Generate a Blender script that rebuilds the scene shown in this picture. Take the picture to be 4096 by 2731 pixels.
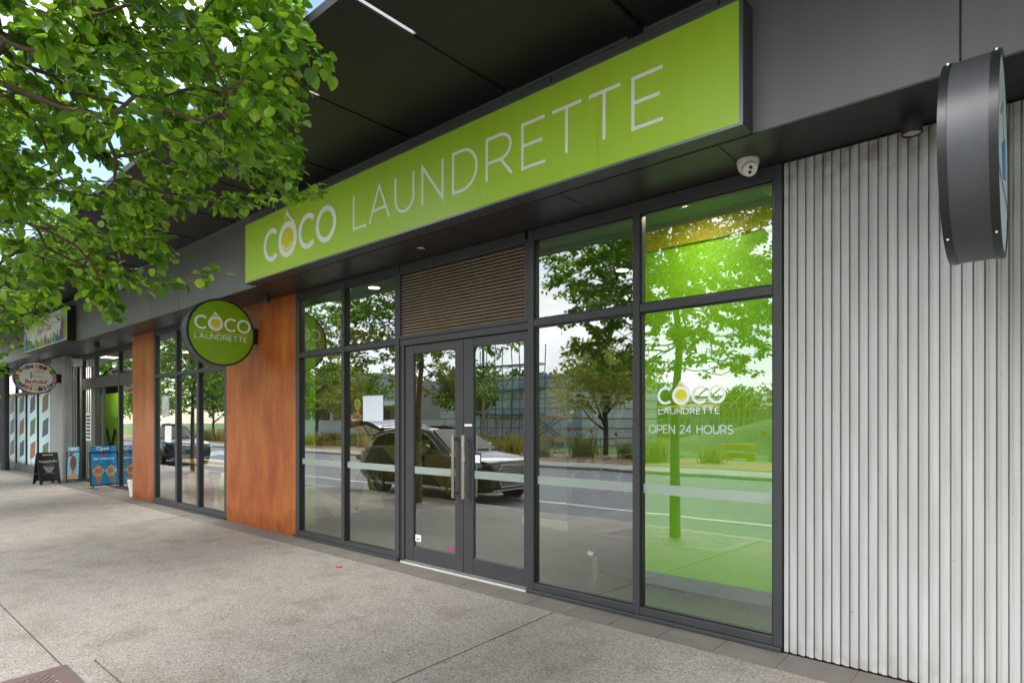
import bpy, bmesh, math, random
import numpy as np
from mathutils import Vector, Matrix
R = math.radians
random.seed(7); rng = np.random.default_rng(7)
S = bpy.context.scene
C = S.collection
for o in list(bpy.data.objects): bpy.data.objects.remove(o)

# ------------------------------------------------------------------ camera
cam = bpy.data.cameras.new('camera'); camo = bpy.data.objects.new('camera', cam); C.objects.link(camo)
cam.sensor_width = 36.0; cam.lens = 2440/4096*36; cam.shift_y = 322.5/4096
cam.clip_start = 0.05; cam.clip_end = 3000
camo.location = (0, -4.2, 1.515); camo.rotation_euler = (R(90), 0, R(41.19))
S.camera = camo
S.render.resolution_x = 1024; S.render.resolution_y = 682
# ------------------------------------------------------------------ world
SUN_EL, SUN_AZ = 50, 208          # azimuth: compass-like, measured from +Y clockwise
W = bpy.data.worlds.new('World'); S.world = W; W.use_nodes = True
nt = W.node_tree; nt.nodes.clear(); N = nt.nodes.new; L = nt.links.new
out = N('ShaderNodeOutputWorld'); bg = N('ShaderNodeBackground'); bg.inputs['Strength'].default_value = 0.13
sky = N('ShaderNodeTexSky'); sky.sky_type = 'NISHITA'; sky.sun_disc = False
sky.sun_elevation = R(SUN_EL); sky.sun_rotation = R(SUN_AZ); sky.dust_density = 1.0; sky.air_density = 1.0
geo = N('ShaderNodeTexCoord'); mp = N('ShaderNodeMapping'); mp.inputs['Scale'].default_value = (1, 1, 2.2); mp.inputs['Location'].default_value = (0.62, 0.3, 0.1)
nz = N('ShaderNodeTexNoise'); nz.inputs['Scale'].default_value = 1.7; nz.inputs['Detail'].default_value = 7; nz.inputs['Roughness'].default_value = 0.55
rp = N('ShaderNodeValToRGB'); rp.color_ramp.elements[0].position = 0.46; rp.color_ramp.elements[1].position = 0.64
nz2 = N('ShaderNodeTexNoise'); nz2.inputs['Scale'].default_value = 3.5; nz2.inputs['Detail'].default_value = 6
rp2 = N('ShaderNodeValToRGB'); rp2.color_ramp.elements[0].position = 0.3; rp2.color_ramp.elements[1].position = 0.7
rp2.color_ramp.elements[0].color = (5.6, 5.9, 6.4, 1); rp2.color_ramp.elements[1].color = (10.0, 10.1, 10.3, 1)
mx = N('ShaderNodeMixRGB')
L(geo.outputs['Generated'], mp.inputs['Vector']); L(mp.outputs[0], nz.inputs['Vector']); L(mp.outputs[0], nz2.inputs['Vector'])
sxyz = N('ShaderNodeSeparateXYZ'); L(geo.outputs['Generated'], sxyz.inputs[0]); ma = N('ShaderNodeMath'); ma.operation = 'MULTIPLY_ADD'; ma.inputs[1].default_value = -.22; L(sxyz.outputs[1], ma.inputs[0]); L(nz.outputs['Fac'], ma.inputs[2]); L(ma.outputs[0], rp.inputs[0]); L(nz2.outputs['Fac'], rp2.inputs[0])
L(rp.outputs[0], mx.inputs[0]); L(sky.outputs[0], mx.inputs[1]); L(rp2.outputs[0], mx.inputs[2])
L(mx.outputs[0], bg.inputs['Color']); L(bg.outputs[0], out.inputs['Surface'])
# ------------------------------------------------------------------ sun
sl = bpy.data.lights.new('sun', 'SUN'); sl.energy = 1.9; sl.angle = R(40); sl.color = (1, 0.975, 0.94)
so = bpy.data.objects.new('sun', sl); C.objects.link(so)
az = R(SUN_AZ); sd = Vector((math.sin(az)*math.cos(R(SUN_EL)), math.cos(az)*math.cos(R(SUN_EL)), math.sin(R(SUN_EL))))
so.rotation_euler = (-sd).to_track_quat('-Z', 'Y').to_euler(); so.location = (0, -10, 30)
S.view_settings.view_transform = 'Standard'; S.view_settings.look = 'None'; S.view_settings.gamma = 1
S.view_settings.exposure = 1.5
S.render.engine = 'CYCLES'
S.cycles.use_denoising = True
S.cycles.max_bounces = 7; S.cycles.transparent_max_bounces = 12; S.cycles.glossy_bounces = 4; S.cycles.diffuse_bounces = 3

# ------------------------------------------------------------------ materials
def lin(h):
    h = h.lstrip('#'); v = [int(h[i:i+2], 16)/255 for i in (0, 2, 4)]
    return tuple((c/12.92 if c <= .04045 else ((c+.055)/1.055)**2.4) for c in v) + (1,)
MATS = {}
def mat(name, col, rough=.5, metal=0., var=0., vscale=3., bump=0., bscale=40., spec=.5, col2=None, coat=0., stretch=(1, 1, 1)):
    if name in MATS: return MATS[name]
    m = bpy.data.materials.new(name); m.use_nodes = True; t = m.node_tree; p = t.nodes['Principled BSDF']
    col = lin(col) if isinstance(col, str) else tuple(col[:3]) + (1,)
    p.inputs['Base Color'].default_value = col; p.inputs['Roughness'].default_value = rough; p.inputs['Metallic'].default_value = metal
    p.inputs['Specular IOR Level'].default_value = spec; p.inputs['Coat Weight'].default_value = coat
    if var or col2 or bump:
        tc = t.nodes.new('ShaderNodeTexCoord'); mpg = t.nodes.new('ShaderNodeMapping'); mpg.inputs['Scale'].default_value = stretch
        g = t.nodes.new('ShaderNodeNewGeometry'); t.links.new(g.outputs['Position'], mpg.inputs['Vector'])
    if var or col2:
        n = t.nodes.new('ShaderNodeTexNoise'); n.inputs['Scale'].default_value = vscale; n.inputs['Detail'].default_value = 6; n.inputs['Roughness'].default_value = .6
        t.links.new(mpg.outputs[0], n.inputs['Vector'])
        r = t.nodes.new('ShaderNodeValToRGB'); r.color_ramp.elements[0].position = .3; r.color_ramp.elements[1].position = .7
        c2 = (lin(col2) if isinstance(col2, str) else col2) if col2 else tuple(c*(1+var) for c in col[:3]) + (1,)
        c1 = col if col2 else tuple(c*(1-var) for c in col[:3]) + (1,)
        r.color_ramp.elements[0].color = c1; r.color_ramp.elements[1].color = c2
        t.links.new(n.outputs['Fac'], r.inputs[0]); t.links.new(r.outputs[0], p.inputs['Base Color'])
    if bump:
        n2 = t.nodes.new('ShaderNodeTexNoise'); n2.inputs['Scale'].default_value = bscale; n2.inputs['Detail'].default_value = 4
        t.links.new(mpg.outputs[0], n2.inputs['Vector'])
        b = t.nodes.new('ShaderNodeBump'); b.inputs['Strength'].default_value = bump; b.inputs['Distance'].default_value = .01
        t.links.new(n2.outputs['Fac'], b.inputs['Height']); t.links.new(b.outputs[0], p.inputs['Normal'])
    MATS[name] = m; return m

def glass_mat(name, tint, k=2.65, ior=1.95, wav=.02):
    m = bpy.data.materials.new(name); m.use_nodes = True; t = m.node_tree; t.nodes.clear()
    o = t.nodes.new('ShaderNodeOutputMaterial'); mix = t.nodes.new('ShaderNodeMixShader')
    tr = t.nodes.new('ShaderNodeBsdfTransparent'); tr.inputs['Color'].default_value = tint
    gl = t.nodes.new('ShaderNodeBsdfGlossy'); gl.inputs['Roughness'].default_value = 0.0; gl.inputs['Color'].default_value = (.97, .99, .98, 1)
    fr = t.nodes.new('ShaderNodeFresnel'); fr.inputs['IOR'].default_value = ior
    mu = t.nodes.new('ShaderNodeMath'); mu.operation = 'MULTIPLY'; mu.inputs[1].default_value = k; mu.use_clamp = True
    g = t.nodes.new('ShaderNodeNewGeometry'); n = t.nodes.new('ShaderNodeTexNoise'); n.inputs['Scale'].default_value = 2.2; n.inputs['Detail'].default_value = 1
    b = t.nodes.new('ShaderNodeBump'); b.inputs['Strength'].default_value = wav; b.inputs['Distance'].default_value = .02
    t.links.new(g.outputs['Position'], n.inputs['Vector']); t.links.new(n.outputs['Fac'], b.inputs['Height'])
    t.links.new(b.outputs[0], gl.inputs['Normal'])
    iv = t.nodes.new('ShaderNodeMath'); iv.operation = 'SUBTRACT'; iv.inputs[0].default_value = 1; t.links.new(g.outputs['Backfacing'], iv.inputs[1])
    m3 = t.nodes.new('ShaderNodeMath'); m3.operation = 'MULTIPLY'
    t.links.new(fr.outputs[0], mu.inputs[0]); t.links.new(mu.outputs[0], m3.inputs[0]); t.links.new(iv.outputs[0], m3.inputs[1]); t.links.new(m3.outputs[0], mix.inputs[0])
    t.links.new(tr.outputs[0], mix.inputs[1]); t.links.new(gl.outputs[0], mix.inputs[2]); t.links.new(mix.outputs[0], o.inputs['Surface'])
    MATS[name] = m; return m
def emit_mat(name, col, s):
    m = bpy.data.materials.new(name); m.use_nodes = True; p = m.node_tree.nodes['Principled BSDF']
    p.inputs['Base Color'].default_value = col; p.inputs['Emission Color'].default_value = col; p.inputs['Emission Strength'].default_value = s
    MATS[name] = m; return m

def node_mat(name):
    m = bpy.data.materials.new(name); m.use_nodes = True; MATS[name] = m
    return m, m.node_tree, m.node_tree.nodes['Principled BSDF']

def ramp(t, stops):
    r = t.nodes.new('ShaderNodeValToRGB'); e = r.color_ramp.elements
    while len(e) < len(stops): e.new(.5)
    for i, (p, c) in enumerate(stops):
        e[i].position = p; e[i].color = c if len(c) == 4 else tuple(c)+(1,)
    return r
# exposed-aggregate concrete
def aggregate():
    m, t, p = node_mat('aggregate'); nn = t.nodes.new; ll = t.links.new
    g = nn('ShaderNodeNewGeometry')
    v = nn('ShaderNodeTexVoronoi'); v.inputs['Scale'].default_value = 118; v.feature = 'F1'; v.inputs['Randomness'].default_value = 1
    sp = nn('ShaderNodeSeparateColor')
    r = ramp(t, [(0, lin('#6a635d')), (.08, lin('#868078')), (.15, lin('#988f89')), (.5, lin('#a39b95')), (.8, lin('#b0a9a3')), (1, lin('#c2bcb7'))])
    big = nn('ShaderNodeTexNoise'); big.inputs['Scale'].default_value = .55; big.inputs['Detail'].default_value = 5
    br = ramp(t, [(.25, (.74, .73, .72)), (.72, (.96, .955, .95))])
    mul = nn('ShaderNodeMixRGB'); mul.blend_type = 'MULTIPLY'; mul.inputs[0].default_value = 1
    grout = nn('ShaderNodeTexVoronoi'); grout.feature = 'DISTANCE_TO_EDGE'; grout.inputs['Scale'].default_value = 118
    gr = ramp(t, [(0, (.66, .64, .6)), (.16, (1, 1, 1))])
    mul2 = nn('ShaderNodeMixRGB'); mul2.blend_type = 'MULTIPLY'; mul2.inputs[0].default_value = .9
    # gum marks and stains
    gum = nn('ShaderNodeTexVoronoi'); gum.inputs['Scale'].default_value = 2.1; gum.inputs['Randomness'].default_value = 1
    ggt = ramp(t, [(.032, (1, 1, 1)), (.046, (0, 0, 0))])
    mg = nn('ShaderNodeMixRGB'); mg.inputs[2].default_value = lin('#6b6258')
    gsc = nn('ShaderNodeMath'); gsc.operation = 'MULTIPLY'; gsc.inputs[1].default_value = .85
    for x in (v, big, grout, gum): ll(g.outputs['Position'], x.inputs['Vector'])
    ll(v.outputs['Color'], sp.inputs[0]); ll(sp.outputs[0], r.inputs[0]); ll(big.outputs['Fac'], br.inputs[0])
    ll(r.outputs[0], mul.inputs[1]); ll(br.outputs[0], mul.inputs[2]); ll(grout.outputs['Distance'], gr.inputs[0])
    ll(mul.outputs[0], mul2.inputs[1]); ll(gr.outputs[0], mul2.inputs[2])
    ll(gum.outputs['Distance'], ggt.inputs[0]); ll(ggt.outputs[0], gsc.inputs[0]); ll(gsc.outputs[0], mg.inputs[0]); ll(mul2.outputs[0], mg.inputs[1])
    gz_ = nn('ShaderNodeTexNoise'); gz_.inputs['Scale'].default_value = 3.2; gz_.inputs['Detail'].default_value = 7; ll(g.outputs['Position'], gz_.inputs['Vector'])
    grm = ramp(t, [(.5, (0, 0, 0)), (.72, (.55, .55, .55))]); ll(gz_.outputs['Fac'], grm.inputs[0])
    mgr = nn('ShaderNodeMixRGB'); mgr.blend_type = 'MULTIPLY'; mgr.inputs[2].default_value = (.62, .57, .5, 1); ll(grm.outputs[0], mgr.inputs[0]); ll(mg.outputs[0], mgr.inputs[1])
    ll(mgr.outputs[0], p.inputs['Base Color']); p.inputs['Roughness'].default_value = .8
    b = nn('ShaderNodeBump'); b.inputs['Strength'].default_value = .55; b.inputs['Distance'].default_value = .004
    ll(gr.outputs[0], b.inputs['Height']); ll(b.outputs[0], p.inputs['Normal'])
    return m
# burnt-orange stained cladding
def orange():
    m, t, p = node_mat('orange_cladding'); nn = t.nodes.new; ll = t.links.new
    g = nn('ShaderNodeNewGeometry')
    mp1 = nn('ShaderNodeMapping'); mp1.inputs['Scale'].default_value = (1.6, 1.6, .5)
    n1 = nn('ShaderNodeTexNoise'); n1.inputs['Scale'].default_value = 2.2; n1.inputs['Detail'].default_value = 8; n1.inputs['Roughness'].default_value = .62
    r1 = ramp(t, [(.25, lin('#843f17')), (.45, lin('#a95822')), (.6, lin('#b86a2d')), (.8, lin('#bd7d43'))])
    n2 = nn('ShaderNodeTexNoise'); n2.inputs['Scale'].default_value = 34; n2.inputs['Detail'].default_value = 8; n2.inputs['Roughness'].default_value = .7
    r2 = ramp(t, [(.3, (.7, .68, .66)), (.7, (1.12, 1.1, 1.08))])
    mul = nn('ShaderNodeMixRGB'); mul.blend_type = 'MULTIPLY'; mul.inputs[0].default_value = 1
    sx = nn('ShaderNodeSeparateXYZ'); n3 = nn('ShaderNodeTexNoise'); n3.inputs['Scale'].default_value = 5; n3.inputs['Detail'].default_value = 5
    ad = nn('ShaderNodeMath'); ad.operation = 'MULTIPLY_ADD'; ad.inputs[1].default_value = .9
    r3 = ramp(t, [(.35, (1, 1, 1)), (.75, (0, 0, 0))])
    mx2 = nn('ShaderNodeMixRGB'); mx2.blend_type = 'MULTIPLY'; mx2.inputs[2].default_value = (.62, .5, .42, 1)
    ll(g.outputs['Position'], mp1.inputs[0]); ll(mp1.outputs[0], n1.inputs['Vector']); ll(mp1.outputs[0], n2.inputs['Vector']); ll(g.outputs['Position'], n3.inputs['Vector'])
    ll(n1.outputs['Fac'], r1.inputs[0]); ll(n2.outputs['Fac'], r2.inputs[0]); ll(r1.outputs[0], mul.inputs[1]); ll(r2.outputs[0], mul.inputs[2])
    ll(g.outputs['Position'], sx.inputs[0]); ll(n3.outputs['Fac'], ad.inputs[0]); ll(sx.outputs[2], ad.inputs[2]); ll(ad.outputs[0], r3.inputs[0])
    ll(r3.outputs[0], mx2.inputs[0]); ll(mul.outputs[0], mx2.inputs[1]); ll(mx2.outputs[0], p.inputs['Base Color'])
    p.inputs['Roughness'].default_value = .38; p.inputs['Specular IOR Level'].default_value = .35
    b = nn('ShaderNodeBump'); b.inputs['Strength'].default_value = .12; b.inputs['Distance'].default_value = .004
    ll(n2.outputs['Fac'], b.inputs['Height']); ll(b.outputs[0], p.inputs['Normal'])
    return m
# painted ribs with dirt
def ribmat():
    m, t, p = node_mat('ribbed_offwhite'); nn = t.nodes.new; ll = t.links.new
    g = nn('ShaderNodeNewGeometry'); mp1 = nn('ShaderNodeMapping'); mp1.inputs['Scale'].default_value = (9, 9, .7)
    n1 = nn('ShaderNodeTexNoise'); n1.inputs['Scale'].default_value = 2; n1.inputs['Detail'].default_value = 8
    r1 = ramp(t, [(.3, lin('#a8a6a3')), (.55, lin('#b3b2b0')), (.8, lin('#bdbcbb'))])
    n2 = nn('ShaderNodeTexNoise'); n2.inputs['Scale'].default_value = 34; n2.inputs['Detail'].default_value = 3
    r2 = ramp(t, [(.235, (.35, .31, .27)), (.27, (1, 1, 1))])
    mul = nn('ShaderNodeMixRGB'); mul.blend_type = 'MULTIPLY'; mul.inputs[0].default_value = .8
    ll(g.outputs['Position'], mp1.inputs[0]); ll(mp1.outputs[0], n1.inputs['Vector']); ll(g.outputs['Position'], n2.inputs['Vector'])
    ll(n1.outputs['Fac'], r1.inputs[0]); ll(n2.outputs['Fac'], r2.inputs[0]); ll(r1.outputs[0], mul.inputs[1]); ll(r2.outputs[0], mul.inputs[2])
    sx = nn('ShaderNodeSeparateXYZ'); ll(g.outputs['Position'], sx.inputs[0])
    n3 = nn('ShaderNodeTexNoise'); n3.inputs['Scale'].default_value = 11; n3.inputs['Detail'].default_value = 6; ll(g.outputs['Position'], n3.inputs['Vector'])
    def edge(a, b, k):
        mr = nn('ShaderNodeMapRange'); mr.inputs[1].default_value = a; mr.inputs[2].default_value = b; ll(sx.outputs[2], mr.inputs[0])
        mm = nn('ShaderNodeMath'); mm.operation = 'MULTIPLY'; ll(mr.outputs[0], mm.inputs[0]); rr = ramp(t, [(.42, (0, 0, 0)), (.66, (k, k, k))]); ll(n3.outputs['Fac'], rr.inputs[0]); ll(rr.outputs[0], mm.inputs[1]); return mm
    e1, e2 = edge(.22, 0., .4), edge(2.85, 3.2, .8); ea = nn('ShaderNodeMath'); ea.operation = 'ADD'; ll(e1.outputs[0], ea.inputs[0]); ll(e2.outputs[0], ea.inputs[1])
    md = nn('ShaderNodeMixRGB'); md.inputs[2].default_value = lin('#7d7060'); ll(ea.outputs[0], md.inputs[0]); ll(mul.outputs[0], md.inputs[1])
    ll(md.outputs[0], p.inputs['Base Color']); p.inputs['Roughness'].default_value = .75
    return m
def leafmat(name, cols, trans=.35, rough=.28):
    m = bpy.data.materials.new(name); m.use_nodes = True; t = m.node_tree; p = t.nodes['Principled BSDF']; nn = t.nodes.new; ll = t.links.new
    g = nn('ShaderNodeNewGeometry'); oi = nn('ShaderNodeObjectInfo'); ad = nn('ShaderNodeMath'); ad.operation = 'ADD'; fr = nn('ShaderNodeMath'); fr.operation = 'FRACT'
    ll(g.outputs['Random Per Island'], ad.inputs[0]); ll(oi.outputs['Random'], ad.inputs[1]); ll(ad.outputs[0], fr.inputs[0])
    r = ramp(t, [(i/(len(cols)-1), lin(c)) for i, c in enumerate(cols)])
    ll(fr.outputs[0], r.inputs[0])
    lnz = nn('ShaderNodeTexNoise'); lnz.inputs['Scale'].default_value = 55; lnz.inputs['Detail'].default_value = 3; ll(g.outputs['Position'], lnz.inputs['Vector'])
    lr = ramp(t, [(.3, (.78, .8, .75)), (.7, (1.12, 1.1, 1.0))]); ll(lnz.outputs['Fac'], lr.inputs[0])
    lmx = nn('ShaderNodeMixRGB'); lmx.blend_type = 'MULTIPLY'; lmx.inputs[0].default_value = 1; ll(r.outputs[0], lmx.inputs[1]); ll(lr.outputs[0], lmx.inputs[2]); ll(lmx.outputs[0], p.inputs['Base Color'])
    p.inputs['Roughness'].default_value = rough
    tl = nn('ShaderNodeBsdfTranslucent'); hs = nn('ShaderNodeMixRGB'); hs.blend_type = 'MULTIPLY'; hs.inputs[0].default_value = 1; hs.inputs[2].default_value = (2.4, 2.2, .8, 1)
    ll(r.outputs[0], hs.inputs[1]); ll(hs.outputs[0], tl.inputs['Color'])
    mix = nn('ShaderNodeMixShader'); mix.inputs[0].default_value = trans
    o = t.nodes['Material Output']; ll(p.outputs[0], mix.inputs[1]); ll(tl.outputs[0], mix.inputs[2]); ll(mix.outputs[0], o.inputs['Surface'])
    MATS[name] = m; return m

M_AGG = aggregate(); M_OR = orange(); M_RIB = ribmat()
M_TILE = mat('dark_tile', '#6f6962', .7, var=.14, vscale=6, bump=.1, bscale=120)
M_GROUT = mat('grout', '#8a7a68', .9, var=.1)
M_FRAME = mat('frame_charcoal', '#3b3b3d', .42, var=.1, vscale=5, bump=.03, bscale=300)
M_FASC = mat('fascia_grey', '#6e6d6d', .36, var=.07, vscale=2.5, stretch=(4, 4, .4))
M_SOFF = mat('soffit_dark', '#2b2725', .4, var=.12, vscale=2)
M_CAN = mat('canopy_dark', '#1d1c1a', .5, var=.15, vscale=1.5)
M_GREEN = mat('sign_green', '#accf3a', .34, var=.025, vscale=2, stretch=(5, 5, .5))
M_BGREEN = mat('blade_green', '#7da812', .35, var=.03, vscale=3)
M_WHITE = mat('sign_white', '#f0f0ec', .5)
M_YEL = mat('sign_yellow', '#d4d024', .45)
M_BLACK = mat('black_paint', '#161616', .4, var=.1)
M_ALU = mat('brushed_aluminium', '#b9b6b0', .3, metal=1, bump=.03, bscale=200)
M_STEEL = mat('satin_steel', '#c9c0b2', .28, metal=1, var=.05)
M_GLASS = glass_mat('glass', (.88, .92, .88, 1))
M_LOUV = mat('louvre_bronze', '#94826f', .5, var=.12, vscale=6)
M_FROST = mat('frosted_film', '#b9c4bd', .6)
M_GWALL = mat('interior_green', '#a2e424', .6, var=.03)
M_FLOOR = mat('vinyl_floor', '#5f6663', .35, var=.08, vscale=3)
M_CREAM = mat('interior_white', '#c9c9c2', .7)
M_CONC = mat('concrete', '#a9a297', .85, var=.12, vscale=1.5, bump=.1)
M_ASPH = mat('asphalt', '#737375', .85, var=.14, vscale=2, bump=.3, bscale=90)
M_MULCH = mat('mulch', '#a3845f', .95, var=.25, vscale=4, bump=.5, bscale=30)
M_GRASS = mat('lawn', '#5f7a35', .95, var=.25, vscale=1.5, bump=.5, bscale=40)
M_LINE = mat('road_white', '#dadad6', .7, var=.06)
M_RUST = mat('grate_brown', '#6b5755', .5, var=.12, vscale=9, bump=.08)
M_BARK = mat('bark', '#5a4d43', .85, var=.3, vscale=14, bump=.5, bscale=45)
M_TWIG = mat('twig', '#5c4a38', .75, var=.2, vscale=20)
M_LEAF = leafmat('pear_leaf', ['#34561c', '#4f7624', '#648e2c', '#80a636', '#40621f', '#9cba48'], .46, .2)
M_LEAFF = leafmat('olive_leaf', ['#8a9448', '#9aa255', '#76823e', '#aab062'], .3, .6)
M_LEAFG = leafmat('far_leaf', ['#35511f', '#44642a', '#527334', '#2c441c'], .3, .6)
M_TALL = leafmat('tussock', ['#6c7a3b', '#8a8550', '#9b8a58', '#5c6d30'], .3, .7)
M_LAMP = emit_mat('lamp_warm', (1, .86, .62, 1), 9)

# ------------------------------------------------------------------ mesh helpers
class MB:
    def __init__(s): s.v = []; s.f = []; s.mi = []; s.sm = False
    def add(s, vs, fs, mi=0):
        b = len(s.v); s.v += [tuple(v) for v in vs]; s.f += [tuple(i+b for i in f) for f in fs]; s.mi += [mi]*len(fs); return s
    def box(s, x0, x1, y0, y1, z0, z1, mi=0, bev=0.):
        if bev <= 0:
            vs = [(x, y, z) for z in (z0, z1) for y in (y0, y1) for x in (x0, x1)]
            return s.add(vs, [(0, 2, 3, 1), (4, 5, 7, 6), (0, 1, 5, 4), (2, 6, 7, 3), (0, 4, 6, 2), (1, 3, 7, 5)], mi)
        bm = bmesh.new(); bmesh.ops.create_cube(bm, size=1)
        for v in bm.verts: v.co = Vector(((x0+x1)/2+v.co.x*(x1-x0), (y0+y1)/2+v.co.y*(y1-y0), (z0+z1)/2+v.co.z*(z1-z0)))
        bmesh.ops.bevel(bm, geom=bm.edges[:], offset=bev, segments=1, affect='EDGES')
        bm.verts.index_update(); vs = [v.co[:] for v in bm.verts]; fs = [[v.index for v in f.verts] for f in bm.faces]; bm.free()
        return s.add(vs, fs, mi)
    def obox(s, c, ax, ay, az, hx, hy, hz, mi=0):
        c, ax, ay, az = map(Vector, (c, ax, ay, az))
        vs = [c+ax*(hx*i)+ay*(hy*j)+az*(hz*k) for k in (-1, 1) for j in (-1, 1) for i in (-1, 1)]
        return s.add(vs, [(0, 2, 3, 1), (4, 5, 7, 6), (0, 1, 5, 4), (2, 6, 7, 3), (0, 4, 6, 2), (1, 3, 7, 5)], mi)
    def bar(s, a, b, w, h=None, mi=0):
        a, b = Vector(a), Vector(b); d = b-a; l = d.length; d.normalize(); h = h or w
        up = Vector((0, 0, 1)) if abs(d.z) < .95 else Vector((0, 1, 0))
        r = d.cross(up).normalized(); u = r.cross(d)
        return s.obox((a+b)/2, d, r, u, l/2, w/2, h/2, mi)
    def tube(s, pts, rad, n=8, mi=0, cap=True):
        pts = [Vector(p) for p in pts]; rads = rad if hasattr(rad, '__len__') else [rad]*len(pts); vs = []; fs = []
        ref = None
        for i, p in enumerate(pts):
            d = (pts[min(i+1, len(pts)-1)]-pts[max(i-1, 0)]).normalized()
            if ref is None: ref = d.cross(Vector((0, 0, 1)) if abs(d.z) < .9 else Vector((1, 0, 0))).normalized()
            ref = (ref-d*ref.dot(d)).normalized(); b = d.cross(ref)
            vs += [p+(ref*math.cos(2*math.pi*k/n)+b*math.sin(2*math.pi*k/n))*rads[i] for k in range(n)]
        for i in range(len(pts)-1):
            for k in range(n): fs.append((i*n+k, i*n+(k+1) % n, (i+1)*n+(k+1) % n, (i+1)*n+k))
        if cap: fs.append(tuple(range(n-1, -1, -1))); fs.append(tuple((len(pts)-1)*n+k for k in range(n)))
        return s.add(vs, fs, mi)
    def cyl(s, a, b, r, n=20, mi=0, r2=None): return s.tube([a, b], [r, r if r2 is None else r2], n, mi)
    def lathe(s, o, axis, prof, n=24, mi=0, cap=True):   # prof: (radius, along)
        axis = Vector(axis).normalized(); o = Vector(o)
        r = axis.cross(Vector((0, 0, 1)) if abs(axis.z) < .9 else Vector((1, 0, 0))).normalized(); b = axis.cross(r); vs = []; fs = []
        for (rd, h) in prof: vs += [o+axis*h+(r*math.cos(2*math.pi*k/n)+b*math.sin(2*math.pi*k/n))*rd for k in range(n)]
        for i in range(len(prof)-1):
            for k in range(n): fs.append((i*n+k, i*n+(k+1) % n, (i+1)*n+(k+1) % n, (i+1)*n+k))
        if cap: fs.append(tuple(range(n-1, -1, -1))); fs.append(tuple((len(prof)-1)*n+k for k in range(n)))
        return s.add(vs, fs, mi)
    def poly(s, pts, F, d0, d1, mi=0):      # closed 2D outline extruded between two depths on frame F
        n = len(pts); vs = [F(p[0], p[1], d0) for p in pts]+[F(p[0], p[1], d1) for p in pts]
        fs = [tuple(range(n)), tuple(range(2*n-1, n-1, -1))]+[(i, (i+1) % n, n+(i+1) % n, n+i) for i in range(n)]
        return s.add(vs, fs, mi)
    def strip(s, pts, w, F, d0, d1, mi=0, closed=False):   # polyline ribbon with mitred joints
        n = len(pts); L_, R_ = [], []
        P = [Vector(p) for p in pts]
        for i in range(n):
            a = P[i-1] if (i > 0 or closed) else None; c = P[(i+1) % n] if (i < n-1 or closed) else None
            d1_ = (P[i]-a).normalized() if a is not None else None; d2_ = (c-P[i]).normalized() if c is not None else None
            if d1_ is None: nn_ = Vector((-d2_.y, d2_.x)); k = 1
            elif d2_ is None: nn_ = Vector((-d1_.y, d1_.x)); k = 1
            else:
                n1 = Vector((-d1_.y, d1_.x)); n2 = Vector((-d2_.y, d2_.x)); nn_ = (n1+n2)
                nn_ = nn_.normalized() if nn_.length > 1e-6 else n1; k = 1/max(.3, nn_.dot(n1))
            L_.append(P[i]+nn_*w/2*k); R_.append(P[i]-nn_*w/2*k)
        for i in range(n if closed else n-1):
            j = (i+1) % n
            q = [L_[i], R_[i], R_[j], L_[j]]
            s.poly(q, F, d0, d1, mi)
        return s
    def mesh(s, name, mats, smooth=False):
        me = bpy.data.meshes.new(name); me.from_pydata(s.v, [], s.f)
        mats = mats if isinstance(mats, (list, tuple)) else [mats]
        for m in mats: me.materials.append(m)
        if len(mats) > 1: me.polygons.foreach_set('material_index', s.mi)
        bm = bmesh.new(); bm.from_mesh(me); bmesh.ops.recalc_face_normals(bm, faces=bm.faces[:]); bm.to_mesh(me); bm.free()
        if smooth: me.shade_smooth() if hasattr(me, 'shade_smooth') else None
        me.update(); return me
    def build(s, name, mats, parent=None, smooth=False, autos=None):
        me = s.mesh(name, mats, smooth)
        if autos is not None: me.set_sharp_from_angle(angle=R(autos))
        return link(name, me, parent)
def link(name, me, parent=None):
    o = bpy.data.objects.new(name, me); C.objects.link(o)
    if parent is not None: o.parent = parent
    return o
def tag(o, label, cat, group=None):
    o['label'] = label; o['category'] = cat
    if group: o['group'] = group
    return o
def struct(o): o['kind'] = 'structure'; return o
def thing(name, label, cat, loc=(0, 0, 0), group=None, rz=0):
    o = bpy.data.objects.new(name, None); C.objects.link(o); o.location = loc; o.rotation_euler = (0, 0, rz); o.empty_display_size = .1
    return tag(o, label, cat, group)
def copy_tree(o, parent=None):
    c = o.copy(); C.objects.link(c); c.parent = parent
    for ch in list(o.children): copy_tree(ch, c)
    return c
def box(name, x0, x1, y0, y1, z0, z1, m, parent=None, bev=0.): return MB().box(x0, x1, y0, y1, z0, z1, 0, bev).build(name, m, parent)
# frames for flat lettering: facade-facing (u=+X, v=+Z, depth toward -Y) and side-facing (u=-... )
def FY(x0, z0, y0, s=1.): return lambda u, v, d: (x0+u*s, y0-d, z0+v*s)      # reads left to right from the street
def FX(y0, z0, x0, s=1.): return lambda u, v, d: (x0+d, y0+u*s, z0+v*s)      # plane facing +X, u toward +Y
def FXn(y0, z0, x0, s=1.): return lambda u, v, d: (x0-d, y0-u*s, z0+v*s)     # plane facing -X
def arc(cx, cy, rx, ry, a0, a1, n=24): return [(cx+rx*math.cos(R(a0+(a1-a0)*i/n)), cy+ry*math.sin(R(a0+(a1-a0)*i/n))) for i in range(n+1)]
def ring(mb, cx, cy, ro, ri, F, d0, d1, a0=0, a1=360, n=40, mi=0, sy=1.):
    o = arc(cx, cy, ro, ro*sy, a0, a1, n); i = arc(cx, cy, ri, ri*sy, a0, a1, n)
    for k in range(n): mb.poly([o[k], o[k+1], i[k+1], i[k]], F, d0, d1, mi)
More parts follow.
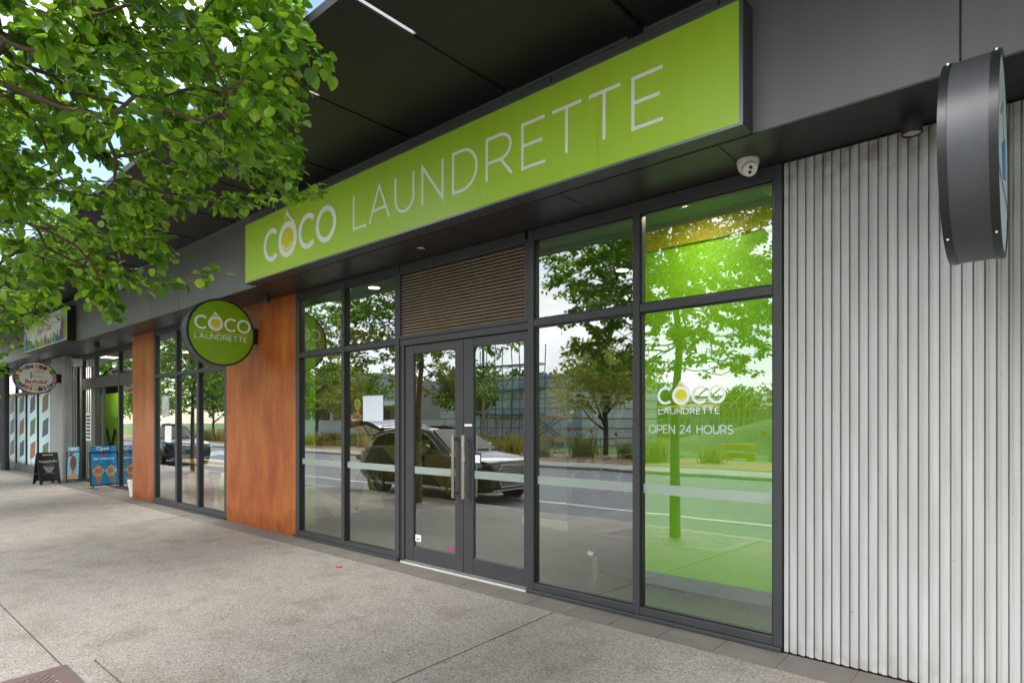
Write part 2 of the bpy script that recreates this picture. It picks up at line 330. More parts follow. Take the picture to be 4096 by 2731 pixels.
# light-weight stroke alphabet, unit cap height, returns (strokes, width)
def glyph(ch):
    a = lambda *q: arc(*q)
    G = {
     'L': ([[(0, 1), (0, 0), (.5, 0)]], .5), 'A': ([[(0, 0), (.42, 1), (.84, 0)], [(.14, .33), (.70, .33)]], .84),
     'U': ([[(0, 1), (0, .36)]+a(.34, .36, .34, .36, 180, 360, 14)[1:]+[(.68, 1)]], .68), 'N': ([[(0, 0), (0, 1), (.7, 0), (.7, 1)]], .7),
     'D': ([[(0, .5), (0, 1), (.3, 1)]+a(.3, .5, .46, .5, 90, -90, 16)[1:]+[(0, 0), (0, .5)]], .76),
     'R': ([[(0, 0), (0, 1), (.34, 1)]+a(.34, .71, .27, .29, 90, -90, 10)[1:]+[(0, .42)], [(.36, .42), (.64, 0)]], .64),
     'E': ([[(.55, 1), (0, 1), (0, 0), (.56, 0)], [(0, .51), (.5, .51)]], .56), 'T': ([[(0, 1), (.66, 1)], [(.33, 1), (.33, 0)]], .66),
     'O': ([a(.47, .5, .47, .5, 90, 450, 28)], .94), 'P': ([[(0, 0), (0, 1), (.32, 1)]+a(.32, .70, .28, .30, 90, -90, 10)[1:]+[(0, .4)]], .6),
     'H': ([[(0, 0), (0, 1)], [(.66, 0), (.66, 1)], [(0, .52), (.66, .52)]], .66), 'C': ([a(.47, .5, .47, .5, 45, 315, 24)], .82),
     'S': ([a(.27, .745, .25, .255, 30, 270, 14)+a(.27, .25, .27, .25, 90, -150, 14)[1:]], .54),
     '2': ([a(.26, .72, .26, .28, 165, -30, 12)+[(.0, 0), (.56, 0)]], .56), '4': ([[(.46, 0), (.46, 1), (0, .28), (.62, .28)]], .62), ' ': ([], .34)}
    return G[ch]
def stroke_text(mb, txt, F, w, h=1., track=.18, d0=0, d1=.002, x=0., mi=0, fit=None):
    tot = sum(glyph(c)[1] for c in txt)*h+track*h*(len(txt)-1); k = 1.
    if fit: k = fit/tot
    for c in txt:
        st, wd = glyph(c)
        for qi, q in enumerate(st): mb.strip([(x+p[0]*h*k, p[1]*h) for p in q], w, F, d0+.0002*qi, d1+.0004*qi, mi)
        x += (wd+track)*h*k
    return x
def text(s, size, F, d, m, name, parent, ax='CENTER', ext=.0008, sx=1., bold=0.):
    cu = bpy.data.curves.new('t', 'FONT'); cu.body = s; cu.size = size; cu.align_x = ax; cu.extrude = 0; cu.offset = bold; cu.resolution_u = 3
    o = bpy.data.objects.new('t', cu); C.objects.link(o)
    dg = bpy.context.evaluated_depsgraph_get(); me = bpy.data.meshes.new_from_object(o.evaluated_get(dg)); bpy.data.objects.remove(o)
    for v in me.vertices: v.co = F(v.co.x*sx, v.co.y, d)
    me.materials.clear(); me.materials.append(m); me.name = name
    return link(name, me, parent)
def coco(F, parent, d, ring_outer=None):   # the COCO word mark, letter height 1 = O outer diameter; spans u 0..3.8
    ro, ri = .5, .355
    for cx in (.5, 2.56):
        mb = MB(); ring(mb, cx, .5, ro, ri, F, d, d+.002, 48, 312, 40); mb.build('letter', M_WHITE, parent)
    mb = MB(); ring(mb, 3.48, .5, ro, ri, F, d, d+.002); mb.build('letter', M_WHITE, parent)
    cx, cy = 1.44, .5
    drop = arc(cx, cy, .53, .53, 150, 390, 36); drop = [(cx+.53*math.cos(R(a)), cy+.53*math.sin(R(a))) for a in range(158, 383, 6)]
    tip = (cx-.04, 1.36)
    rightc = [(cx+.38, .95), (cx+.16, 1.12)]; leftc = [(cx-.20, 1.05), (cx-.38, .86)]
    mb = MB(); mb.poly(drop+rightc+[tip]+leftc, F, d, d+.002); lt = mb.build('letter', M_WHITE, parent)
    mb = MB(); mb.poly([(cx-.34, .9), (cx-.2, 1.03), (cx-.05, 1.22), (cx+.11, 1.07), (cx+.24, .97), (cx+.1, 1.0), (cx-.06, 1.0), (cx-.22, .97)], F, d+.002, d+.0035); mb.build('droplet_tip', M_YEL, lt)
    mb = MB(); mb.poly(arc(cx, cy-.02, .355, .355, 0, 354, 40), F, d+.002, d+.0035); mb.build('droplet_fill', M_YEL, lt)
    mb = MB(); mb.strip(arc(cx, cy+.0, .29, .30, 200, 335, 16), .045, F, d+.0035, d+.005); mb.build('highlight', M_WHITE, lt)
# ================================================================== GROUND
SL = .03
def gz(y): return SL*y if y > -4.41 else -.132
def slab(name, x0, x1, y0, y1, m, parent, th=.08, lift=0.):
    mb = MB(); vs = [(x, y, gz(y)+lift-t) for t in (th, 0) for y in (y0, y1) for x in (x0, x1)]
    mb.add(vs, [(0, 2, 3, 1), (4, 5, 7, 6), (0, 1, 5, 4), (2, 6, 7, 3), (0, 4, 6, 2), (1, 3, 7, 5)])
    return mb.build(name, m, parent)
fp = struct(slab('footpath', -70, 14, -4.405, .105, mat('joint_dirt', '#3a342e', .95), None, .2, -.012))
g = .007
for (x0, x1, y0, y1) in [(-2.97+g, 14, -4.405, -.29), (-4.83, -2.97-g, -4.405, -2.955-g), (-4.83, -2.97-g, -2.955+g, -.29),
                         (-20, -4.83-.001, -4.405, -3.12-g), (-20, -4.83-.001, -3.12+g, -.29), (-70, -20-.001, -4.405, -3.12-g), (-70, -20-.001, -3.12+g, -.29)]:
    slab('slab', x0, x1, y0, y1, M_AGG, fp, .012)
gs = .4065; x = -1.26+gs*4
tile_me = None
for k in range(62):
    xr = x-k*gs
    slab('tile', xr-gs+.004, xr-.004, -.282, -.004, M_TILE, fp, .012, .001)
slab('grout', -25, 4, -.289, 0, M_GROUT, fp, .006, -.003)
# kerb, gutter, road
kb = struct(MB().box(-140, 60, -4.56, -4.41, -.5, -.133, 0, .02).build('kerb', M_CONC))
struct(MB().box(-140, 60, -4.95, -4.56, -.5, -.245).build('gutter', M_CONC))
gnd = struct(MB().add([(-900, -900, -.30), (900, -900, -.30), (900, -4.5, -.30), (-900, -4.5, -.30)], [(0, 1, 2, 3)]).build('ground', M_GRASS))
struct(MB().add([(-900, .2, -.1), (900, .2, -.1), (900, 900, -.1), (-900, 900, -.1)], [(0, 1, 2, 3)]).build('rear_ground', M_GRASS))
rd = struct(MB().box(-300, 200, -14.4, -4.95, -.6, -.25).build('road', M_ASPH))
def line(n, x0, x1, y0, y1): return MB().box(x0, x1, y0, y1, -.26, -.246).build(n, M_LINE, rd)
for k in range(-1, 26): line('bay_line', -2.9*k*2-6, -2.9*k*2-.3, -6.45, -6.33)
for k in range(-3, 26): line('lane_dash', -5.2-k*3.55-.55, -5.2-k*3.55+.45, -10.36, -10.24)
for k in range(9): line('crossing_bar', -38, -33.5, -13.9+k*.95, -13.9+k*.95+.48)
struct(MB().box(-300, 200, -16.6, -14.4, -.6, -.14, 0, .03).build('far_kerb', M_CONC))
struct(MB().box(-300, 200, -21.5, -16.6, -.6, -.12).build('verge', M_MULCH))
# ================================================================== BUILDING
B = thing('shop_building', 'long single-storey row of shops with charcoal fascia, orange cladding and dark canopy', 'building', (-7, 0, 0))
B.location = (0, 0, 0)
ZS = 3.228; FYp = -.523
# soffit panels
sx = [-1.53-1.217*k for k in range(-4, 24)]
for a, b in zip(sx[1:], sx[:-1]): box('soffit_panel', a+.004, b-.004, FYp+.012, -.001, ZS, ZS+.03, M_SOFF, B)
box('soffit_backing', -31, 4, FYp+.02, .3, ZS+.032, ZS+.06, M_BLACK, B)
box('soffit_trim', -31, 4, FYp+.001, FYp+.0115, ZS-.004, ZS+.0055, M_SOFF, B)
# fascia panels
fx = [2.1, .9, -.31]+[-.31-1.2*1.0053*k for k in range(1, 22)]
fx = [3.3, 2.1, .9, -.313, -1.52]+[-7.619+1.2*k for k in (4, 3, 2, 1, 0)]+[-8.825, -10.015, -11.224, -12.427]+[-12.427-1.2*k for k in range(1, 16)]
for b, a in zip(fx[:-1], fx[1:]): box('fascia_panel', a+.005, b-.005, FYp, FYp+.03, ZS+.006, 4.153, M_FASC, B)
box('fascia_backing', -31, 3.3, FYp+.012, FYp+.3, ZS+.062, 4.16, M_BLACK, B)
box('fascia_cap', -31, 3.3, FYp-.012, FYp+.005, 4.135, 4.153, M_FASC, B)
# canopy panels with sky slots
cxs = [-3.24+1.2*k for k in range(5, -23, -1)]
for b, a in zip(cxs[:-1], cxs[1:]):
    box('canopy_panel', a+.022, b-.022, -2.04, FYp-.014, 4.158, 4.172, M_CAN, B)
for a in cxs: box('canopy_rib', a-.0215, a+.0215, -1.5, FYp-.015, 4.166, 4.2, M_BLACK, B)
box('canopy_beam', -2.14, -2.03, -2.03, FYp-.02, 4.128, 4.1575, M_CAN, B)
for a in cxs[:-1]: box('canopy_stiffener', a-1.17, a-.03, -2.035, -2.0, 4.1725, 4.23, M_CAN, B)
box('upper_wall', -31, 3.3, FYp+.02, -.2, 4.27, 5.9, M_FASC, B)
box('roof', -31, 3.3, -.19, 9, 4.3, 4.5, M_FASC, B)
for a, b in ((-13.8, 2.4), (-31, -19.0)): box('lintel', a, b, .0005, .3, ZS-.0015, 3.298, M_BLACK, B)  # unseen filler added above the frames to block interior light leaking out
# orange cladding
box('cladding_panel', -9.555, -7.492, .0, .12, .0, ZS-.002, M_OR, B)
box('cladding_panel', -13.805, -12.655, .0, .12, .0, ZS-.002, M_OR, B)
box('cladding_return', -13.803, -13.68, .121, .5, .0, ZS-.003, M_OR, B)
# ribbed walls
def ribs(x0, x1, y, z1, dep=.028, pitch=.0508, w=.0265):
    wl = MB().box(x0, x1, y+dep, y+.2, .006, z1).build('ribbed_wall', M_RIB, B)
    me = MB().box(0, w, y, y+dep-.0005, 0, z1-.02, 0, .0012).box(w+.0075, pitch-.0003, y+.012, y+dep-.0005, 0, z1-.02).box(w+.001, w+.007, y+dep-.004, y+dep-.0004, 0, z1-.02).mesh('rib', M_RIB)
    n = int((x1-x0)/pitch)
    for k in range(n):
        o = link('rib', me, wl); o.location = (x0+k*pitch+.001, 0, .008)
    return wl
ribs(-1.297, 2.4, .0, ZS-.001)
rw = ribs(-20.22, -19.02, .0, ZS-.001)
# return of the far pier
me = MB().box(0, .016, 0, .0245, 0, ZS-.02).mesh('rib', M_RIB)
for k in range(6):
    o = link('rib', me, rw); o.location = (-19.018, .02+k*.0508, .008)
# ---- glazed shopfront of the laundrette
def pane(x0, x1, z0, z1, par, y=.03): return MB().box(x0+.001, x1-.001, y, y+.008, z0+.001, z1-.001).build('pane', M_GLASS, par)
def part(name, x0, x1, z0, z1, par, y0=.0, y1=.1, m=None, bev=.003): return box(name, x0, x1, y0, y1, z0, z1, m or M_FRAME, par, bev)
def window(cols, zb, zt, ztr, parent, tr=(2.365, 2.428), name='window', mw=.06, y=0.):
    """cols: list of (x0,x1) clear pane spans"""
    w = bpy.data.objects.new(name, None); C.objects.link(w); w.parent = parent
    x0, x1 = cols[0][0], cols[-1][1]
    return w
def shopfront(xs, zb, zt, tr, fr, parent, y=0., sill=True, head=ZS-.003):
    # xs: mullion intervals [(a,b),...] with panes between; fr: list of transom yes/no per bay
    w = bpy.data.objects.new('window', None); C.objects.link(w); w.parent = parent
    for (a, b) in xs: part('mullion', a, b, .03, head, w, y, y+.1)
    for i in range(len(xs)-1):
        a, b = xs[i][1], xs[i+1][0]
        part('head_rail', a+.0005, b-.0005, zt, head-.001, w, y+.003, y+.098)
        part('sill_rail', a+.0005, b-.0005, .031, zb, w, y+.003, y+.098)
        part('transom', a+.0005, b-.0005, tr[0], tr[1], w, y+.004, y+.097)
        for (p, q) in ((zb, tr[0]), (tr[1], zt)):
            pane(a, b, p, q, w, y+.045)
            for (nx0, nx1, nz0, nz1) in ((a, b, p, p+.012), (a, b, q-.012, q), (a, a+.012, p+.0125, q-.0125), (b-.012, b, p+.0125, q-.0125)):
                box('glazing_bead', nx0+.0006, nx1-.0006, y+.02, y+.044, nz0+.0004, nz1-.0004, M_BLACK, w)
    if sill: part('sub_sill', xs[0][0]-.02, xs[-1][1], .004, .03, w, y-.028, y+.1)
    return w
WL = shopfront([(-7.490, -7.41), (-6.43, -6.37), (-5.392, -5.318)], .087, 3.135, (2.365, 2.428), None, B)
WR = shopfront([(-3.487, -3.425), (-2.426, -2.367), (-1.368, -1.309)], .087, 3.13, (2.365, 2.428), None, B)
M_BAND = bpy.data.materials.new('band_film'); M_BAND.use_nodes = True; _t = M_BAND.node_tree; _p = _t.nodes['Principled BSDF']; _p.inputs['Base Color'].default_value = lin('#b4c0b8'); _p.inputs['Roughness'].default_value = .5
_tr = _t.nodes.new('ShaderNodeBsdfTransparent'); _mx = _t.nodes.new('ShaderNodeMixShader'); _mx.inputs[0].default_value = .5; _t.links.new(_tr.outputs[0], _mx.inputs[1]); _t.links.new(_p.outputs[0], _mx.inputs[2]); _t.links.new(_mx.outputs[0], _t.nodes['Material Output'].inputs['Surface'])
for w, a, b in ((WL, -7.41, -6.43), (WL, -6.37, -5.392), (WR, -3.425, -2.426), (WR, -2.367, -1.368)):
    box('frosted_band', a+.013, b-.013, .0425, .0445, .965, 1.04, M_BAND, w)
# door set
Dn = bpy.data.objects.new('door', None); C.objects.link(Dn); Dn.parent = B
part('jamb', -5.317, -5.256, .012, 2.40, Dn, .02, .1); part('door_head', -5.317, -3.488, 2.345, 2.412, Dn, .012, .1)
for (a, b, gl, gr, hx) in ((-5.252, -4.352, -5.118, -4.468, -4.425), (-4.346, -3.492, -4.212, -3.565, -4.285)):
    lf = bpy.data.objects.new('door_leaf', None); C.objects.link(lf); lf.parent = B
    part('stile', a, gl, .02, 2.34, lf, .035, .085); part('stile', gr, b, .02, 2.34, lf, .035, .085)
    part('rail', gl+.0005, gr-.0005, .02, .185, lf, .037, .083); part('rail', gl+.0005, gr-.0005, 2.25, 2.34, lf, .037, .083)
    pane(gl, gr, .185, 2.25, lf, .055)
    box('frosted_band', gl+.002, gr-.002, .0525, .0545, .965, 1.04, M_BAND, lf)
    mb = MB(); mb.box(hx-.016, hx+.016, -.045, -.022, .765, 1.39, 0, .003)
    for z in (.80, 1.335): mb.box(hx-.012, hx+.012, -.0215, .034, z, z+.03)
    mb.build('handle', M_STEEL, lf)
box('threshold', -5.255, -3.49, -.03, .1, .002, .022, mat('threshold_alu', '#d2d1cc', .45, metal=.25), B)
for k in range(4): box('threshold_groove', -5.25, -3.495, -.024+k*.013, -.019+k*.013, .0222, .0235, M_BLACK, B)
# louvre
LV = bpy.data.objects.new('louvre_panel', None); C.objects.link(LV); LV.parent = B
part('louvre_frame', -5.317, -5.30, 2.413, 3.15, LV, .0, .09); part('louvre_frame', -3.525, -3.488, 2.413, 3.15, LV, .0, .09)
part('louvre_frame', -5.2995, -3.5255, 2.413, 2.45, LV, .0, .09); part('louvre_frame', -5.2995, -3.5255, 3.12, ZS-.004, LV, .0, .09)
nsl = 20; me = None
sv = MB().obox((0, 0, 0), (1, 0, 0), Vector((0, math.cos(R(38)), math.sin(R(38)))), Vector((0, -math.sin(R(38)), math.cos(R(38)))), .8865, .027, .003).mesh('slat', M_LOUV)
for k in range(nsl):
    o = link('slat', sv, LV); o.location = (-4.4125, .035, 2.470+k*.0333)
box('louvre_backing', -5.299, -3.526, .075, .085, 2.451, 3.119, mat('louvre_back', '#3c4a22', .8), LV)
# window 2
W2 = shopfront([(-12.652, -12.57), (-11.61, -11.53), (-10.69, -10.61), (-9.64, -9.558)], .10, 3.135, (2.345, 2.40), None, B)
# far entry + far window
box('entry_jamb', -19.0, -18.86, .36, .46, .0, ZS-.004, M_FRAME, B)
W3 = shopfront([(-18.86, -18.80), (-17.75, -17.68)], .06, 3.12, (2.36, 2.62), None, B, .36)
W3b = shopfront([(-15.95, -15.88), (-14.6, -14.55), (-13.70, -13.66)], .06, 3.12, (2.36, 2.62), None, B, .36)
part('entry_transom', -17.679, -15.951, 2.36, 2.62, B, .36, .46); part('entry_head', -17.679, -15.951, 3.12, ZS-.005, B, .36, .46)
pane(-17.68, -15.95, 2.62, 3.12, B, .4)
box('entry_soffit', -19.0, -13.81, .0, .6, ZS+.0005, ZS+.03, M_SOFF, B)
box('sliding_door_stile', -17.3, -17.2, .40, .45, .03, 2.35, M_FRAME, B)
for k in range(9):
    for j in range(2): slab('tile', -19.0+k*.585+.003, -19.0+(k+1)*.585-.003, .002+j*.18, .178+j*.18, M_TILE, fp, .012, .001)
W4 = shopfront([(-26.2, -26.08), (-24.72, -24.66), (-23.3, -23.24), (-21.85, -21.79), (-20.30, -20.222)], .22, 3.1, (2.36, 2.43), None, B)
W5 = shopfront([(-30.9, -30.8), (-29.2, -29.1), (-27.6, -27.5), (-26.35, -26.25)], .1, 3.1, (2.36, 2.43), None, B)
# interior shell
struct(box('shop_floor', -8.6, -1.25, .11, 7, -.02, .012, M_FLOOR)); struct(box('shop_ceiling', -8.6, -1.25, .11, 7, 3.3, 3.36, mat('ceiling_green', '#6f9a3c', .8)))
struct(box('back_wall', -8.6, -1.25, 6.9, 7.0, .013, 3.3, mat('back_wall_green', '#8a9a52', .7)))
struct(box('side_wall', -1.28, -1.2, .11, 6.9, .013, 3.3, M_GWALL))
mw = struct(box('mural_wall', -8.64, -8.55, .11, 6.9, .013, 3.3, mat('mural_base', '#6f6238', .7)))
struct(box('pillar', -8.549, -8.11, .12, .66, .013, 3.299, M_GWALL))
gwl = struct(box('partition_wall', -2.95, -1.281, .93, 1.02, .013, 3.0995, M_GWALL))
struct(box('bulkhead', -2.95, -1.281, .90, 1.02, 3.1, 3.2995, mat('bulkhead_yellow', '#c0b21e', .6)))
box('skirting', -2.95, -1.281, .915, .9295, .013, .13, mat('skirting', '#8f979a', .4), gwl)
# mural triangles on side wall (u = y, v = z), facing +X
tri = [((.7, 3.0), (2.2, 3.2), (1.5, 2.2), '#a07a3a'), ((1.3, 2.1), (2.9, 2.9), (2.7, 1.6), '#6f7f2f'), ((.8, 1.9), (1.9, 2.4), (1.7, 1.3), '#b59a5c'), ((2.0, 2.2), (3.3, 2.3), (2.6, 1.2), '#8a5a2a'),
       ((1.0, 1.2), (2.1, 1.3), (1.6, .5), '#c4b184'), ((2.2, 1.1), (3.3, 1.2), (2.9, .3), '#97a03f'), ((3.2, 2.9), (4.6, 3.0), (3.9, 2.0), '#b08a48'), ((3.4, 1.9), (4.9, 2.1), (4.2, 1.1), '#74632f'),
       ((.75, .6), (1.25, .02), (1.75, .02), '#c9c6ae'), ((1.9, .7), (1.7, .05), (2.25, .05), '#b7c07a'), ((4.7, 2.6), (6.0, 2.9), (5.4, 1.7), '#9aa54c'), ((3.0, .9), (4.3, 1.0), (3.7, .1), '#a88f52')]
for i, (a, b, c, col) in enumerate(tri):
    MB().poly([a, b, c], FX(0, 0, -8.55), .001+.001*(i % 3), .003+.001*(i % 3)).build('mural_triangle', mat('mural_%d' % i, col, .7), mw)
# supermarket interior
struct(box('store_floor', -30.8, -9.0, .5, 8, -.02, .011, mat('store_floor', '#6a6a66', .5))); struct(box('store_ceiling', -30.8, -9.0, .62, 8, 3.3, 3.36, mat('store_ceiling', '#4a4a48', .8)))
struct(box('store_back_wall', -30.8, -8.7, 7.0, 7.1, .012, 3.3, mat('store_wall', '#7a7468', .8)))
struct(box('store_side_wall', -8.75, -8.66, .13, 7, .0, 3.3, mat('store_wall2', '#55564f', .8)))
struct(box('store_window_floor', -12.6, -9.0, .1, .5, -.02, .012, mat('store_floor', '#6a6a66')))
struct(box('end_wall', -31, -30.9, .1, 8, 0, 4.3, M_FASC)); struct(box('front_filler', -31, -26.2, .12, .2, 3.1, 3.3, M_FRAME))
# ================================================================== SIGNS
def word(txt, spans, z0, h, w, F, d, parent, m=M_WHITE):
    for c, (x0, x1) in zip(txt, spans):
        st, wd = glyph(c); mb = MB(); k = (x1-x0-w)/wd
        for qi, q in enumerate(st): mb.strip([(x0+w/2+p[0]*k, z0+w/2+p[1]*(h-w)) for p in q], w, F, d+.0003*qi, d+.002+.0006*qi)
        mb.build('letter', m, parent)
fs = thing('fascia_sign', 'long lime green lightbox sign reading COCO LAUNDRETTE above the doors', 'sign', (0, 0, 0))
mb = MB(); YF = -.678
mb.box(-7.494, -1.313, YF+.002, FYp-.001, ZS+.002, 3.972); mb.build('case', M_FRAME, fs)
for (a, b, c, d) in ((-7.494, -1.313, ZS+.001, ZS+.017), (-7.494, -1.313, 3.957, 3.973), (-7.4945, -7.484, ZS+.0175, 3.9565), (-1.335, -1.3125, ZS+.0175, 3.9565)):
    box('trim', a, b, YF-.004, YF+.0015, c, d, mat('trim_grey', '#7b7f84', .35, metal=.6), fs)
px = [-7.4835, -5.42, -4.48, -3.42, -2.3, -1.3355]
for a, b in zip(px[:-1], px[1:]): box('face_panel', a+.0008, b-.0008, YF-.001, YF+.001, ZS+.018, 3.956, M_GREEN, fs)
coco(FY(-7.007, 3.394, YF-.001, .385), fs, .001)
word('LAUNDRETTE', [(-5.178, -4.945), (-4.916, -4.585), (-4.516, -4.236), (-4.139, -3.854), (-3.747, -3.448), (-3.358, -3.07), (-2.987, -2.747), (-2.702, -2.426), (-2.387, -2.114), (-2.042, -1.802)], 3.415, .352, .024, FY(0, 0, YF-.001), .001, fs)

def blade(name, label, X, yc, zc, r, th, face_m, yb, group, ry=None):
    """disc sign projecting from the wall; front face at x=X facing +X"""
    ry = ry or r
    t = thing(name, label, 'sign', (X-th/2, yb, zc), group)
    T = Matrix.Translation((-(X-th/2), -yb, -zc))
    def fin(mb): mb.v = [tuple(T @ Vector(v)) for v in mb.v]; return mb
    n = 72; P = [(yc+r*math.cos(2*math.pi*k/n), zc+ry*math.sin(2*math.pi*k/n)) for k in range(n)]
    mb = MB(); vs = [(x, p[0], p[1]) for x in (X-th+.03, X-.03) for p in P]
    mb.add(vs, [(k, (k+1) % n, n+(k+1) % n, n+k) for k in range(n)]+[tuple(range(n)), tuple(range(2*n-1, n-1, -1))])
    fin(mb).build('drum', mat('drum_grey', '#4a4c50', .45, metal=.25, var=.12, vscale=8), t, True, 40)
    for (xa, xb) in ((X-th, X-th+.031), (X-.031, X)):
        mb = MB(); vs = [(x, yc+(p[0]-yc)*f, zc+(p[1]-zc)*f) for (x, f) in ((xa, 1.008), (xb, 1.008), (xb, .955), (xa, .955)) for p in P]
        mb.add(vs, [(r_*n+k, r_*n+(k+1) % n, ((r_+1) % 4)*n+(k+1) % n, ((r_+1) % 4)*n+k) for r_ in range(4) for k in range(n)])
        fin(mb).build('rim', mat('rim_dark', '#2a2b2d', .35, metal=.3), t, True, 40)
    for xx in (X-.006, X-th+.006):
        mb = MB(); q = [(yc+(p[0]-yc)*.956, zc+(p[1]-zc)*.956) for p in P]
        mb.add([(xx+.002, a, b) for a, b in q]+[(xx-.002, a, b) for a, b in q], [tuple(range(n)), tuple(range(2*n-1, n-1, -1))]+[(k, (k+1) % n, n+(k+1) % n, n+k) for k in range(n)])
        fin(mb).build('face', face_m, t)
    mb = MB(); mb.box(X-th/2-.035, X-th/2+.035, yc+r-.02, yb-.001, zc-.1, zc+.12); fin(mb).build('bracket', M_BLACK, t)
    screws = MB()
    for k in range(6):
        a = R(-120+k*48)
        for xx in (X-.016, X-th+.016):
            c = Vector((xx, yc+(r*1.009)*math.cos(a), zc+(ry*1.009)*math.sin(a)))
            screws.box(c.x-.004, c.x+.004, c.y-.004, c.y+.004, c.z-.004, c.z+.004)
    fin(screws).build('screw', M_ALU, t)
    def shift(F): return lambda u, v, d: tuple(T @ Vector(F(u, v, d)))
    return t, shift
X1 = -8.485
t, sh = blade('projecting_sign', 'round green projecting COCO LAUNDRETTE sign on the orange cladding', X1, -.53, 2.74, .455, .21, M_BGREEN, 0., None)
F = sh(FX(-.53-.36, 2.76, X1-.004, .19)); coco(F, t, .001)
mb = MB(); mb.poly([(-.02, -.16), (3.85, -.16), (3.85, -.115), (-.02, -.115)], F, .001, .002); mb.build('underline', M_YEL, t)
mb = MB(); stroke_text(mb, 'LAUNDRETTE', sh(FX(-.53-.355, 2.755-.115, X1-.004)), .0085, .065, .28, .001, .002, fit=.70); mb.build('letter', M_WHITE, t)
M_BLUEF = mat('pale_face', '#c4d6d6', .4)
t, sh = blade('projecting_sign', 'dusty charcoal drum sign with pale blue face over the ribbed wall', -.14, -.7, 2.70, .44, .20, M_BLUEF, .0, None)
F = sh(FX(-.7, 2.7, -.144))
mb = MB(); mb.poly([(-.12, .02), (.12, .12), (.2, -.05), (-.02, -.1)], F, .001, .002); mb.build('graphic', mat('graphic_blue', '#3f86b8', .5), t)
mb = MB(); mb.strip([(-.2, .12), (-.05, .22), (.02, .0)], .012, F, .001, .002); mb.build('graphic', mat('graphic_red', '#a23a35', .5), t)
mb = MB(); mb.poly([(-.36, -.13), (.36, -.13), (.36, -.145), (-.36, -.145)], F, .001, .002); mb.build('graphic', mat('graphic_grey', '#6d7a80', .5), t)
# supermarket oval sign
XB = -19.1
t, sh = blade('projecting_sign', 'oval white Baghdad Supermarket sign ringed with colourful groceries on ribbed pier', XB, -.54, 2.63, .44, .2, mat('bag_white', '#d8d7d2', .45), .0, None, .40)
F = sh(FX(-.54, 2.63, XB-.004, .72)); MRED = mat('bag_red', '#8f1f24', .5)
text('Baghdad', .185, sh(FX(-.54, 2.49, XB-.004, .72)), .002, MRED, 'letter', t, bold=.004)
text('SUPERMARKET', .075, sh(FX(-.54, 2.415, XB-.004, .72)), .002, MRED, 'letter', t, sx=1.12)
GOLD = mat('bag_gold', '#a98a2e', .5)
text('\ufe8d\ufeb3\ufeee\ufe8d\ufed5'[::-1], .12, sh(FX(-.46, 2.77, XB-.004, .72)), .002, MRED, 'letter', t)
text('\ufe91\ufed0\ufeaa\ufe8d\ufea9'[::-1], .17, sh(FX(-.525, 2.64, XB-.004, .72)), .002, GOLD, 'letter', t)
mb = MB(); mb.poly([(-.17, -.02), (-.11, -.02), (-.125, .12), (-.105, .16), (-.135, .20), (-.14, .3), (-.145, .2), (-.175, .16), (-.155, .12)], F, .001, .002); mb.build('tower_emblem', GOLD, t)
cols = ['#2f6fb0', '#d8761f', '#3c8f3a', '#e0c01f', '#5a2f86', '#b5342f', '#7fae2c', '#555a66']
random.seed(3)
for k in range(26):
    a = 2*math.pi*k/26+.1; c = cols[k % 8]; ca, sa = math.cos(a), math.sin(a)
    pc = (.54*ca, .395*sa); ln = .085; wd = .03+.02*(k % 3)
    if k % 4 == 3: q = arc(pc[0], pc[1], .06, .06, 0, 330, 11)
    else:
        d = Vector((ca*.66, sa*.5)).normalized(); nrm = Vector((-d.y, d.x)); p = Vector(pc)
        q = [tuple(p+d*ln*.8+nrm*wd), tuple(p-d*ln*.5+nrm*wd), tuple(p-d*ln+nrm*0), tuple(p-d*ln*.5-nrm*wd), tuple(p+d*ln*.8-nrm*wd)]
    MB().poly(q, F, .001, .0018+.0002*(k % 3)).build('grocery_graphic', mat('groc%d' % (k % 8), c, .5), t)
# supermarket fascia sign
t = thing('fascia_sign', 'white lightbox sign with colourful skyline of groceries above the supermarket', 'sign', (0, 0, 0))
box('case', -19.62, -15.62, YF+.003, FYp-.001, ZS+.02, 4.0, M_BLACK, t); box('face_panel', -19.61, -15.63, YF-.001, YF+.0025, ZS+.05, 3.98, mat('bag_white', '#d8d7d2'), t)
for k in range(34):
    x = -19.5+k*.115; h = .12+.16*random.random(); c = cols[random.randrange(8)]
    if x > -16.1: h = .55
    if k < 3: h = .5 if k == 1 else .3; c = cols[0]
    w = .04+.03*random.random()
    MB().poly([(x-w, ZS+.07), (x+w, ZS+.07), (x+w, ZS+.07+h*.7), (x, ZS+.07+h), (x-w, ZS+.07+h*.7)], FY(0, 0, YF-.001), .001, .003).build('grocery_graphic', mat('groc%d' % cols.index(c), c), t)
text('\ufe91\ufed0\ufeaa\ufe8d\ufea9 \ufe8d\ufeb3\ufeee\ufe8d\ufed5'[::-1], .3, FY(-17.6, 3.62, YF-.001), .002, MRED, 'letter', t)
